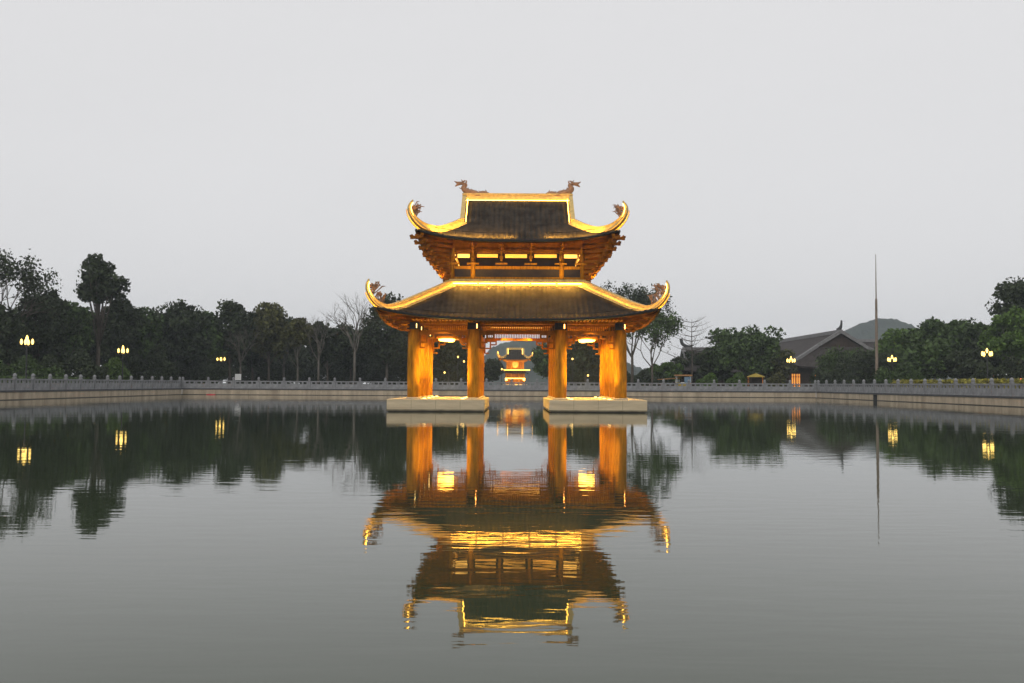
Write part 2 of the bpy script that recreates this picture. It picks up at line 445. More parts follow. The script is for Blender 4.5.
def hips(name, path_rz, y_of_x, parent, m, w=.34, h=.34, strip=None, orn=True, taper_from=.45, sc=1.0, sc_led=1.0):
    """four curved corner ridges from (x,z) samples; y_of_x gives the plan diagonal; each ridge with its strip light and ornament"""
    for sx in (-1, 1):
        for sy in (-1, 1):
            pts = catmull([Vector((sx*x, sy*y_of_x(x), z)) for x, z in path_rz], 6)
            dirv = Vector((pts[3].x-pts[0].x, pts[3].y-pts[0].y, 0)).normalized(); sd = Vector((-dirv.y, dirv.x, 0))
            n = len(pts)
            tp = [1 if i/(n-1) < taper_from else lerp(1, .19, ((i/(n-1))-taper_from)/(1-taper_from)) for i in range(n)]
            b = MB(); b.sweep(pts, sd, [w*q for q in tp], [-h*.75*q for q in tp], [-h*.22*q for q in tp]); b.sweep(pts, sd, [w*.72*q for q in tp], [-h*.222*q for q in tp], [h*.10*q for q in tp])
            b.sweep(pts, sd, [w*1.1*q for q in tp], [h*.10*q+.001 for q in tp], [h*.27*q for q in tp])
            ro = b.build('hip_ridge', m, parent)
            if strip:
                # strip lights fixed to short brackets on the front-facing flank of the ridge
                side = sd if sd.y*sy > 0 else -sd
                for s2 in (side, -side):
                    q = [p + s2*(w*.5*tp[i]+.085*tp[i]+.015) + Vector((0,0,-h*.62*tp[i])) for i, p in enumerate(pts)]
                    b = MB(); b.tube(q[:n-2], .013*sc_led, 5); b.build('light_strip', strip, parent)
                    q = [p + s2*(w*.5*tp[i]+.13*tp[i]+.025) for i, p in enumerate(pts)]
                    b = MB(); ne = int(n*.8); b.sweep(q[:ne], sd, .02, [-h*.85*t_ for t_ in tp[:ne]], [-h*.50*t_ for t_ in tp[:ne]]); b.build('strip_cover', m, parent)
            if orn:
                rng = random.Random(7)
                b = MB(); i0 = int(n*.66)
                base = pts[i0]; inw = -dirv
                for k in range(34):
                    u = rng.random(); i = int(lerp(n*.58, n-4, u))
                    nrm = sd.cross((pts[i+1]-pts[i-1]).normalized())
                    if nrm.dot(inw + Vector((0,0,.6))) < 0: nrm = -nrm
                    c0 = pts[i] + nrm*(h*.3)
                    ln = rng.uniform(.3,.95)*sc*(1-.7*abs(u-.45))
                    d = (nrm + Vector((rng.uniform(-.5,.5), rng.uniform(-.5,.5), rng.uniform(-.3,.5)))*.7).normalized()
                    tw_ = sd*rng.uniform(-.05,.05)
                    cur = [c0, c0+d*ln*.5+tw_, c0+d*ln*.85+Vector((0,0,.05)), c0+d*ln+inw*.10*rng.choice((-1,1))]
                    b.tube(cur, [.035*sc,.025*sc,.04*sc,.012*sc], 5)
                b.build('corner_ornament', M['orn'], parent)

def dragon(parent, x, z, sgn):
    """ridge-end dragon: tail along the ridge, body rising, head turned outwards"""
    b = MB()
    body = catmull([(x-sgn*1.55,0,z-.02),(x-sgn*1.15,0,z+.16),(x-sgn*.8,0,z+.04),(x-sgn*.45,0,z+.2),(x-sgn*.12,0,z+.28),(x+sgn*.08,0,z+.55),(x-sgn*.02,0,z+.84),(x+sgn*.25,0,z+.92),(x+sgn*.5,0,z+.84)], 5)
    n = len(body)
    b.tube(body, [.09+.15*math.sin(math.pi*min(1,(i/n)*1.15+.1)) for i in range(n)], 8)
    b.tube([(x+sgn*.25,0,z+.9),(x+sgn*.5,0,z+.78),(x+sgn*.6,.0,z+.68)], [.1,.07,.03], 6)
    b.tube([(x+sgn*.25,0,z+.95),(x+sgn*.52,0,z+.98),(x+sgn*.66,0,z+1.08)], [.1,.07,.02], 6)
    for yy in (-.07,.07): b.tube([(x+sgn*.18,yy,z+.98),(x+sgn*.02,yy*1.8,z+1.12),(x-sgn*.12,yy*2.2,z+1.08)], [.04,.03,.01], 5)
    for k in range(4, n-4, 3):
        p = body[k]; t = (body[k+1]-body[k-1]).normalized(); nr = Vector((-t.z,0,t.x))
        if nr.z < -0.2: nr = -nr
        b.tube([p, p+nr*.2, p+nr*.3+t*.08], [.06,.04,.008], 5)
        b.tube([p, p-nr*.12+Vector((0,.1,0))], [.05,.01], 5)
    b.tube([(x-sgn*.05,0,z+.1),(x-sgn*.25,.1,z+.02),(x-sgn*.2,.14,z-.12)], [.08,.06,.03], 5)
    b.v = [(x+(vx-x)*1.0, vy, z-.08+(vz-z)*.80) for vx, vy, vz in b.v]
    b.build('ridge_dragon', M['orn'], parent)

# ------------------------------------------------------------------ the lake pavilion
PX, PYC = 0.29, 60.5
pav = thing('lake_pavilion', 'golden two-tier pavilion with curled roof corners standing in the middle of the pond', 'pavilion', (PX, PYC, 0))
P_TOP = .69
for sx in (-1, 1):
    b = MB()
    x0, x1 = sorted((sx*1.78, sx*7.15))
    b.cbox(x0, x1, -5.5, 5.5, .06, .685, .02)
    pl = b.build('platform', M['stone'], pav)
    b = MB(); b.box(x0+.09, x1-.09, -5.41, 5.41, -.6, .059); b.build('waterline', M['waterline'], pl)
    b = MB(); b.box(x0-.004, x1+.004, -5.504, 5.504, .062, .13); b.build('tide_stain', M['tide'], pl)
    b = MB()
    for k in range(1, 4):
        xj = lerp(x0, x1, k/4); b.box(xj-.008, xj+.008, -5.503, -5.49, .14, .66); b.box(xj-.008, xj+.008, 5.49, 5.503, .14, .66)
    b.build('joint', M['tide'], pl)
    b = MB(); b.box(x0+.30, x1-.30, -5.2, 5.2, .686, .70); b.build('floor_slab', M['paver'], pl)

CX, CY = (-5.78, -2.43, 2.43, 5.78), (-4.7, -1.6, 1.6, 4.7)
cb = MB(); cb.lathe([(.33,.0),(.33,.02),(.345,1.2),(.335,2.6),(.312,4.2)], 24)
bb = MB(); bb.lathe([(.40,0),(.41,.04),(.39,.08),(.36,.09)], 20)
kb = MB(); kb.box(-.345,.345,-.345,.345,3.88,3.98); kb.box(-.33,.33,-.33,.33,3.98,4.26); kb.box(-.13,.13,-.46,.46,4.06,4.24)
lb = MB(); lb.box(.17,.205,-.40,-.36,3.94,4.18)
col0 = None
for x in CX:
    for y in CY:
        if col0 is None:
            col0 = cb.build('column', M['wood'], pav, smooth=True); o = col0
            bs = bb.build('column_base', M['paver'], col0, smooth=True)
            kp = kb.build('capital', M['black'], col0)
        else:
            o = col0.copy(); COL.objects.link(o); o.parent = pav
            for ch in list(col0.children):
                c = ch.copy(); COL.objects.link(c); c.parent = o
        o.location = (x, y, P_TOP+.005)
        if y < -4:
            sgn = 1
            c = lb.build('light_strip', SPOTM, o)

# tie beams, friezes with turned bars, openwork corner brackets
def beam_run(a, b_, axis, fixed, z0, z1, th, name='beam', m='wood'):
    q = MB()
    if axis == 'x': q.box(a, b_, fixed-th/2, fixed+th/2, z0, z1)
    else: q.box(fixed-th/2, fixed+th/2, a, b_, z0, z1)
    return q.build(name, M[m], pav)
for y in CY:
    for i in range(3):
        beam_run(CX[i]+.33, CX[i+1]-.33, 'x', y, 4.885, 5.02, .24)
for x in CX:
    for i in range(3):
        beam_run(CY[i]+.33, CY[i+1]-.33, 'y', x, 4.89, 5.015, .22)
def frieze(a, b_, axis, fixed, drop):
    """hanging frieze: two rails with turned bars, plus stepped openwork brackets at both columns"""
    q = MB()
    def bx(u0,u1,z0,z1,th=.07):
        if axis == 'x': q.box(u0,u1,fixed-th/2,fixed+th/2,z0,z1)
        else: q.box(fixed-th/2,fixed+th/2,u0,u1,z0,z1)
    a += .33; b_ -= .33; z1 = 4.88
    bx(a,b_,z1-.10,z1-.02); bx(a,b_,z1-drop,z1-drop+.17,.16)
    n = int((b_-a)/.11)
    for k in range(n+1):
        u = lerp(a+.03,b_-.03,k/n); bx(u-.022,u+.022,z1-drop+.17,z1-.10,.045)
    f = q.build('lattice_frieze', M['woodred'], pav)
    for e, sg in ((a,1),(b_,-1)):
        q = MB()
        for (u0,u1,d0,d1) in ((0,.82,0,.09),(0,.09,.09,.85),(.36,.45,.09,.55),(.73,.82,.09,.28),(.09,.36,.46,.55),(.45,.73,.22,.31),(.09,.30,.78,.86)):
            lo, hi = sorted((e+sg*u0, e+sg*u1))
            if axis == 'x': q.box(lo,hi,fixed-.05,fixed+.05,z1-drop-d1,z1-drop-d0-.002)
            else: q.box(fixed-.05,fixed+.05,lo,hi,z1-drop-d1,z1-drop-d0-.002)
        q.build('openwork_bracket', M['woodred'], f)
for y in (CY[0], CY[3]):
    for i in range(3): frieze(CX[i], CX[i+1], 'x', y, .52)
for x in (CX[0], CX[3]):
    for i in range(3): frieze(CY[i], CY[i+1], 'y', x, .52)

# frieze board above the beam, rafters, ceiling
for sd in range(4):
    q = MB(); r_ = MB()
    hw_, hd_ = (5.72, 4.62) if sd % 2 == 0 else (4.62, 5.72)
    rot = lambda x, y: (x,y) if sd == 0 else (-y,x) if sd == 1 else (-x,-y) if sd == 2 else (y,-x)
    def rb(mb, x0,x1,y0,y1,z0,z1):
        a, b_ = rot(x0,y0), rot(x1,y1)
        mb.box(min(a[0],b_[0]),max(a[0],b_[0]),min(a[1],b_[1]),max(a[1],b_[1]),z0,z1)
    rb(q, -hw_, hw_, -hd_-.05, -hd_+.03, 5.025, 5.6)
    q.build('frieze_board', M['woodred'], pav)
    n = int(2*hw_/.2)
    for k in range(n+1):
        x = lerp(-hw_, hw_, k/n); rb(r_, x-.045, x+.045, -hd_-1.5, -hd_-.052, 5.03, 5.12)
    rb(r_, -hw_, hw_, -hd_-.13, -hd_-.06, 4.90, 5.0)
    r_.build('rafter_row', M['wood'], pav)
q = MB(); q.box(-5.6,5.6,-4.5,4.5,5.22,5.28)
ceil = q.build('ceiling', M['wood'], pav)
q = MB()
for k in range(-13, 14): q.box(k*.42-.04,k*.42+.04,-4.5,4.5,5.10,5.218)
q.build('ceiling_joist', M['woodred'], ceil)
for sx in (-1, 1):
    for yy in (-.9,):
        q = MB(); q.cbox(sx*4.1-.62,sx*4.1+.62,yy-1.12,yy+1.12,4.2,4.34,.03); q.build('lamp_box', M['woodred'], ceil)
        for u, v_, w2, d2 in ((0,-.72,.34,.26),(.08*sx,0,.5,.3),(-.1*sx,.78,.26,.24)):
            q = MB(); q.lathe([(w2*.5,4.06),(w2*.9,4.10),(w2,4.198)],16,(sx*4.1+u,yy+v_,0)); q.build('ceiling_lamp', CEIL, ceil)
q = MB(); q.box(-1.6,1.6,1.5,3.7,5.0,5.04); q.build('ceiling_lamp', PANEL, ceil)
# recessed floor lights beside the columns
for x in CX:
    for y in CY:
        dx = -.62 if x > 0 else .62
        if abs(x) < 3: dx = -dx
        q = MB(); q.lathe([(.09,0),(.09,.035),(.07,.045)], 12, (x+dx, y+(.1 if y < 0 else -.1), .701)); q.build('floor_light', SPOTM, pav)

# lower roof
LH = dict(hw=7.6, hd=6.55, tw=3.92, td=2.88, ze=5.10, zt=7.18, lift=.60)
lr = skirt_roof(**LH).build('lower_roof', M['tile'], pav, smooth=True)
sof = skirt_roof(hw=7.52, hd=6.47, tw=3.92, td=2.88, ze=5.10, zt=7.18, lift=.60, amp=0, nx=60, nt=16, dz=-.17).build('soffit', M['woodred'], lr, smooth=True)
b = MB()
for row in eave_line(7.6, 6.55, 5.03, .60): b.tube(row, .075, 6)
b.build('eave_edge', M['black'], lr)
LOW = [(3.88,7.45),(4.6,7.02),(5.39,6.58),(6.0,6.24),(6.5,5.98),(7.13,5.78),(7.62,5.96),(7.96,6.42),(8.06,6.82),(7.99,7.14)]
hips('hip', LOW, lambda x: 2.88 + (x-3.92)*(6.55-2.88)/(7.6-3.92), lr, M['ridge'], .34, .36, LED)
def eave_strip(parent, row, segs, out, power, lift_=.20):
    """one-sided strip lamps above the tile ends, turned in towards the roof, each in a slim holder"""
    for a_, z_ in segs:
        p0, p1 = Vector(row[a_]), Vector(row[min(z_, len(row)-1)])
        c = (p0+p1)/2 + Vector((0, out*.05, lift_)); L = (p1-p0).length
        d = bpy.data.lights.new('strip_lamp', 'AREA'); d.shape = 'RECTANGLE'; d.size, d.size_y = L, .03; d.energy = power*L; d.color = (1.0, .50, .07)
        o = bpy.data.objects.new('strip_lamp', d); COL.objects.link(o); o.parent = parent; o.location = c
        x = (p1-p0).normalized(); z = -(Vector((0, -out*.95, -.30))); z = (z - x*z.dot(x)).normalized(); y = z.cross(x)
        o.rotation_euler = Matrix((x, y, z)).transposed().to_euler()
        q = MB(); f = Vector((0, out*.02, 0)); q.obox(p0+f+Vector((0,out*.05,lift_)), p1+f+Vector((0,out*.05,lift_)), .02, .03)
        for t in (.15, .85): e = p0.lerp(p1, t)+Vector((0,out*.07,0)); q.obox(e, e+Vector((0,0,lift_)), .02, .02)
        q.build('strip_holder', M['tile'], parent)
rows = eave_line(7.25, 6.35, 5.245, .42, 60)
eave_strip(lr, rows[0], ((3,14),(14,25),(36,47),(47,57)), -1, 4, .10)
eave_strip(lr, rows[2], ((3,14),(14,25),(36,47),(47,57)), 1, 4, .10)

# corner brackets carrying the lower eave
def bracket_stack(name, parent, cx, cy, dx, dy, r0, z0, n, dr, dz, wid, m):
    """corbelled bracket set: arms stepping outwards, each with cross arms and blocks"""
    b = MB(); d = Vector((dx,dy,0)).normalized(); s = Vector((-d.y,d.x,0)); c = Vector((cx,cy,0))
    for k in range(n):
        z = z0+k*dz; r = r0+k*dr
        b.obox(c+Vector((0,0,z)), c+d*r+Vector((0,0,z)), .17, dz*.55)
        b.obox(c+d*(r-.14)-s*(wid*.35+k*wid*.1)+Vector((0,0,z+dz*.12)), c+d*(r-.14)+s*(wid*.35+k*wid*.1)+Vector((0,0,z+dz*.12)), .14, dz*.5)
        for q in (-1,0,1):
            e = c+d*(r-.14)+s*q*(wid*.33+k*wid*.1)+Vector((0,0,z+dz*.5))
            b.box(e.x-.09,e.x+.09,e.y-.09,e.y+.09,e.z-dz*.18,e.z+dz*.18)
        b.tube([c+d*(r-.02)+Vector((0,0,z)), c+d*(r+.14)+Vector((0,0,z+.06)), c+d*(r+.2)+Vector((0,0,z+.16))], [.08,.06,.03], 5)
    return b.build(name, M[m], parent)
for sx in (-1, 1):
    for sy in (-1, 1):
        bracket_stack('bracket_set', pav, sx*5.78, sy*4.7, sx, sy, .9, 4.5, 4, .42, .2, .5, 'woodred')

# upper storey
UC = (-3.78, -2.57, 2.57, 3.78)
UY = 2.70
q = MB(); q.box(-3.4,3.4,-2.2,2.2,7.2,9.75); q.build('inner_wall', M['dark'], pav)
ucb = MB(); ucb.lathe([(.14,7.3),(.14,9.3)], 14)
uc0 = None
for x in UC:
    for y in (-UY, -.9, .9, UY):
        if abs(x) < 3 and abs(y) < 2: continue
        if uc0 is None: uc0 = o = ucb.build('upper_column', M['wood'], pav, smooth=True)
        else: o = uc0.copy(); COL.objects.link(o); o.parent = pav
        o.location = (x, y, 0)
for sd in range(4):
    hw_, hd_ = (3.78, UY) if sd % 2 == 0 else (UY, 3.78)
    rot = lambda x, y: (x,y) if sd == 0 else (-y,x) if sd == 1 else (-x,-y) if sd == 2 else (y,-x)
    def rb(mb, x0,x1,y0,y1,z0,z1):
        a, b_ = rot(x0,y0), rot(x1,y1)
        mb.box(min(a[0],b_[0]),max(a[0],b_[0]),min(a[1],b_[1]),max(a[1],b_[1]),z0,z1)
    q = MB(); rb(q, -hw_-.16, hw_+.16-.33, -hd_-.17, -hd_+.16, 7.2, 7.60); q.build('sill_beam', M['ridge'], pav)
    q = MB(); n = 5 if sd % 2 == 0 else 3
    for k in range(n):
        a, z = lerp(-hw_, hw_, k/n)+.06, lerp(-hw_, hw_, (k+1)/n)-.06
        rb(q, a, z, -hd_-.27, -hd_-.245, 7.33, 7.355)
    q.build('light_strip', LEDH, pav)
    q = MB(); rb(q, -hw_-.3, hw_+.3, -hd_-.385, -hd_-.375, 7.425, 7.50); rb(q, -hw_-.3, hw_+.3, -hd_-.375, -hd_-.175, 7.47, 7.50); q.build('strip_cover', M['ridge'], pav)
    for k in range(3):
        xc_ = lerp(-hw_, hw_, (k+.5)/3); c_ = rot(xc_, -hd_-.335)
        d_ = bpy.data.lights.new('strip_lamp', 'AREA'); d_.shape = 'RECTANGLE'; d_.size, d_.size_y = 2*hw_/3*.92, .05; d_.energy = 52*2*hw_/3; d_.color = (1.0, .50, .06)
        o_ = bpy.data.objects.new('strip_lamp', d_); COL.objects.link(o_); o_.parent = pav; o_.location = (c_[0], c_[1], 7.44); o_.rotation_euler = (0, 0, sd*R(90))
    q = MB(); rb(q, -hw_+.12, hw_-.12, -hd_-.06, -hd_+.06, 8.2, 8.37); rb(q, -hw_+.12, hw_-.12, -hd_-.05, -hd_+.05, 7.62, 7.74); q.build('railing', M['wood'], pav)
    q = MB(); rb(q, -hw_+.12, hw_-.12, -hd_-.02, -hd_+.02, 7.745, 8.195); q.build('wall_panel', M['dark'], pav)
    q = MB(); rb(q, -hw_+.1, hw_-.1, -hd_-.1, -hd_+.1, 9.14, 9.34); rb(q, -hw_, hw_, -hd_-.02, -hd_+.06, 9.342, 9.95); q.build('beam', M['woodred'], pav)
    sp = [-3.7,-2.57,-.93,.77,2.5,3.7] if sd % 2 == 0 else [-2.6,-.9,.9,2.6]
    for k, (a, z) in enumerate(zip(sp[:-1], sp[1:])):
        q = MB(); rb(q, a+.22, z-.22, -hd_+.13, -hd_+.17, 8.88+.02*(k % 2), 9.09); q.build('lit_beam_glow', PANEL if k in (0, len(sp)-2) else PANELS, pav)  # glowing bars stand in for the lamplit beam and ceiling behind the gallery
    for x in sp:
        q = MB(); x = max(-hw_, min(hw_, x))
        rb(q, x-.06, x+.06, -hd_-.42, -hd_-.16, 8.66, 8.80); rb(q, x-.1, x+.1, -hd_-.36, -hd_-.17, 8.80, 8.92); rb(q, x-.05, x+.05, -hd_-.28, -hd_-.17, 8.92, 9.4)
        rb(q, x-.35, x+.35, -hd_-.26, -hd_-.18, 8.44, 8.54)
        q.build('bracket_set', M['wood'], pav)
for sx in (-1, 1):
    for sy in (-1, 1):
        bracket_stack('bracket_set', pav, sx*3.6, sy*2.5, sx, sy*.88, 1.05, 7.75, 8, .27, .29, .5, 'woodred')
    for yy in (-1.2, 0, 1.2):
        bracket_stack('bracket_set', pav, sx*3.6, yy, sx, 0, .7, 7.85, 7, .22, .29, .4, 'woodred')
for sy in (-1, 1):
    for xx in (-2.57, -.9, .8, 2.57):
        bracket_stack('bracket_set', pav, xx, sy*2.72, 0, sy, .35, 9.22, 3, .35, .14, .3, 'woodred')

# upper roof
ub, zp = xieshan(5.6, 4.55, 3.25, 2.5, 9.66, 12.78, .58)
ur = ub.build('upper_roof', M['tile'], pav, smooth=True)
sb, _ = xieshan(5.52, 4.47, 3.2, 2.5, 9.66, 12.78, .58, amp=0, nx=50, nt=10, dz=-.17, upper=False)
sb.build('soffit', M['woodred'], ur, smooth=True)
b = MB()
for row in eave_line(5.6, 4.55, 9.60, .58): b.tube(row, .075, 6)
b.build('eave_edge', M['black'], ur)
HI = [(3.25,11.12),(3.89,10.74),(4.59,10.46),(5.27,10.50),(5.72,10.78),(5.98,11.14),(6.03,11.50),(5.88,11.82)]
hips('hip', HI, lambda x: 2.5 + (x-3.25)*(4.55-2.5)/(5.6-3.25), ur, M['ridge'], .32, .34, LED, sc=.9)
q = MB(); q.box(-3.3,3.3,-.17,.17,12.70,13.02); q.box(-3.36,3.36,-.22,.22,13.02,13.12); q.build('main_ridge', M['ridge'], ur)
for sy in (-1, 1):
    q = MB(); q.tube([(-3.2,sy*.34,12.66),(3.2,sy*.34,12.66)], .014, 5); q.build('light_strip', LED, ur)
for sx in (-1, 1):
    q = MB()
    ys_ = np.linspace(-2.45, 2.45, 21)
    prof = [(sx*3.1, y, zp(y)-.05) for y in ys_]
    q.add(prof + [(sx*3.1, y, 10.6) for y in ys_], [(i, i+1, 22+i, 21+i) for i in range(20)])
    q.build('gable_wall', M['woodred'], ur)
    for sy in (-1, 1):
        pts = [Vector((sx*3.22, sy*y, zp(y)+.08)) for y in np.linspace(2.6, .12, 12)]
        q = MB(); q.sweep(pts, (1,0,0), .20, -.12, .18); q.sweep(pts, (1,0,0), .25, .182, .24); q.build('gable_ridge', M['ridge'], ur)
        q = MB(); q.tube([p+Vector((-sx*.20,0,.04)) for p in pts], .014, 5); q.build('light_strip', LED, ur)
    dragon(ur, sx*3.2, 13.10, sx)
rows = eave_line(5.2, 4.36, 9.845, .40, 60)
eave_strip(ur, rows[0], [(3+k*9, 3+k*9+8) for k in range(6) if k != 3], -1, 45)
eave_strip(ur, rows[2], [(3+k*9, 3+k*9+8) for k in range(6)], 1, 45)

# spot lamps: on the floor beside the columns, and on the lower roof under the upper eave
def spot(loc, aim, energy, size=110, col=(1.0, 0.63, 0.10), rad=.04, parent=None):
    d = bpy.data.lights.new('spot_lamp', 'SPOT'); d.energy, d.spot_size, d.spot_blend, d.color, d.shadow_soft_size = energy, R(size), .6, col, rad
    o = bpy.data.objects.new('spot_lamp', d); COL.objects.link(o); o.parent = parent or pav; o.location = loc
    o.rotation_euler = (Vector(aim)-Vector(loc)).to_track_quat('-Z','Y').to_euler()
for x in (-4.1, 4.1):
    for sy in (-1, 1): spot((x, sy*5.2, .80), (x, sy*4.5, 4.6), 900, 140)
    for y in (-3.1, 0, 3.1):
        spot((x, y, .80), (x, y, 4.6), 560, 140)
        spot((x, y, 4.75), (x, y, .7), 900, 150)
for sx in (-1, 1):
    for y in (-4.9, -1.6, 1.6, 4.9):
        spot((sx*1.2, y*.85, 4.9), (-sx*1.9, y, .5), 600, 80)
    for sy in (-1, 1):
        spot((sx*4.1, sy*5.4, 4.9), (sx*4.1, sy*5.3, .7), 420, 110)
    for y in (-3.1, 0, 3.1): spot((sx*6.6, y, 4.9), (sx*6.5, y, .7), 330, 95)
for sx in (-1, 1):
    for sy in (-1, 1): spot((sx*4.55, sy*3.45, 7.35), (sx*4.5, sy*3.4, 9.0), 130, 120)
for x in (-2.6, 0, 2.6):
    for sy in (-1, 1): spot((x, sy*4.2, 6.95), (x*.86, sy*3.6, 9.5), 300 if abs(x) > 1 else 200)
for sx in (-1, 1):
    for y in (-1.6, 1.6):
        spot((sx*5.2, y, 6.9), (sx*4.6, y, 9.5), 180)
    for sy in (-1, 1): spot((sx*6.4, sy*5.2, .85), (sx*6.5, sy*5.3, 5.0), 18)

# ------------------------------------------------------------------ the lit gate tower far behind the pavilion
GY = 232.0
gt = thing('gate_tower', 'small golden gate tower lit up far behind, seen through the central bay', 'gate tower', (hx(515.3, GY), GY, GZ))
q = MB(); q.cbox(-3.4,3.4,-3.4,3.4,0,.35); q.cbox(-2.8,2.8,-2.8,2.8,.35,.8); q.box(-1.2,1.2,-4.1,-3.4,0,.25); q.build('base', M['stone'], gt)
q = MB(); q.box(-2.2,2.2,-2.2,2.2,.8,3.3); q.build('wall', M['woodred'], gt)
for x in (-2.1, -.9, .9, 2.1):
    q = MB(); q.lathe([(.2,.8),(.18,3.3)], 10, (x,-2.35,0)); q.build('column', M['wood'], gt)
b = skirt_roof(3.0,3.0,2.1,2.1,3.2,3.9,.3,nx=60,nt=8,wave=.4); o = b.build('lower_roof', M['tile'], gt, smooth=True)
for a in ((-2.3,2.3,2.05,2.2),(-2.25,-1.8,1.6,2.04),(1.8,2.25,1.6,2.04)):
    q = MB(); q.box(a[0],a[1],-2.7,-2.6,a[2],a[3]); q.build('light_strip', LEDG, gt)
q = MB(); q.box(-2.7,3.4,-2.7,-2.62,4.0,4.12); q.build('light_strip', LEDG, gt)
q = MB(); q.box(-2.6,2.6,-2.6,2.6,3.85,4.0); q.build('gallery', M['wood'], gt)
q = MB(); q.box(-2.0,2.0,-2.0,2.0,4.0,6.4); q.build('upper_wall', M['woodred'], gt)
for x in (-1.9, -.8, .8, 1.9):
    q = MB(); q.lathe([(.15,4.0),(.15,6.4)], 10, (x,-2.1,0)); q.build('upper_column', M['wood'], gt)
q = MB(); q.lathe([(.02,0),(.75,.0),(.75,.1),(.02,.1)], 20); o = q.build('round_window', M['ridge'], gt); o.rotation_euler = (R(90),0,0); o.location = (0,-2.02,5.3)
for x, y, z, ax, ay, az, e in ((-1.5,-4.6,4.2,-1,-2,6,500),(1.5,-4.6,4.2,1,-2,6,500),(0,-5,.5,0,-2.3,2,700),(-3.4,-4,4.2,-3.4,-3,7,220),(3.4,-4,4.2,3.4,-3,7,220)):
    spot((x,y,z),(ax,ay,az),e,110, parent=gt)
b, zpg = xieshan(3.7,3.4,1.9,1.6,6.35,8.9,.5,nx=60,nt=8,nu=6,wave=.4)
gr = b.build('roof', M['tile'], gt, smooth=True)
sb, _ = xieshan(3.6,3.3,1.9,1.6,6.35,8.9,.5,nx=30,nt=6,amp=0,dz=-.2,upper=False); sb.build('soffit', M['wood'], gr)
b = MB()
for row in eave_line(3.7,3.4,6.3,.5): b.tube(row, .1, 5)
b.build('eave_edge', M['woodred'], gr)
q = MB(); q.box(-2.4,2.4,-2.4,2.4,5.9,6.1); q.box(-2.8,2.8,-2.8,2.8,6.1,6.3); q.build('bracket_tier', M['wood'], gt)
hips('hip', [(1.9,7.65),(2.6,7.2),(3.2,7.05),(3.8,7.5),(4.05,8.0),(4.0,8.5)], lambda x: 1.6+(x-1.9), gr, M['ridge'], .3, .4, LEDG, orn=False, sc_led=3.0)
q = MB(); q.box(-1.95,1.95,-.2,.2,8.8,9.25); q.build('main_ridge', M['ridge'], gr)
for sx in (-1,1):
    pts = [Vector((sx*1.95,-y,zpg(y)+.1)) for y in np.linspace(1.7,.1,8)]
    q = MB(); q.sweep(pts,(1,0,0),.35,-.1,.25); q.build('gable_ridge', M['ridge'], gr)
    q = MB(); q.tube([p+Vector((-sx*.3,-.05,.1)) for p in pts], .05, 5); q.build('light_strip', LEDG, gr)
    q = MB(); q.add([(sx*1.8,-1.5,7.4),(sx*1.8,1.5,7.4),(sx*1.8,0,8.8)],[(0,1,2)]); q.build('gable_wall', M['woodred'], gr)

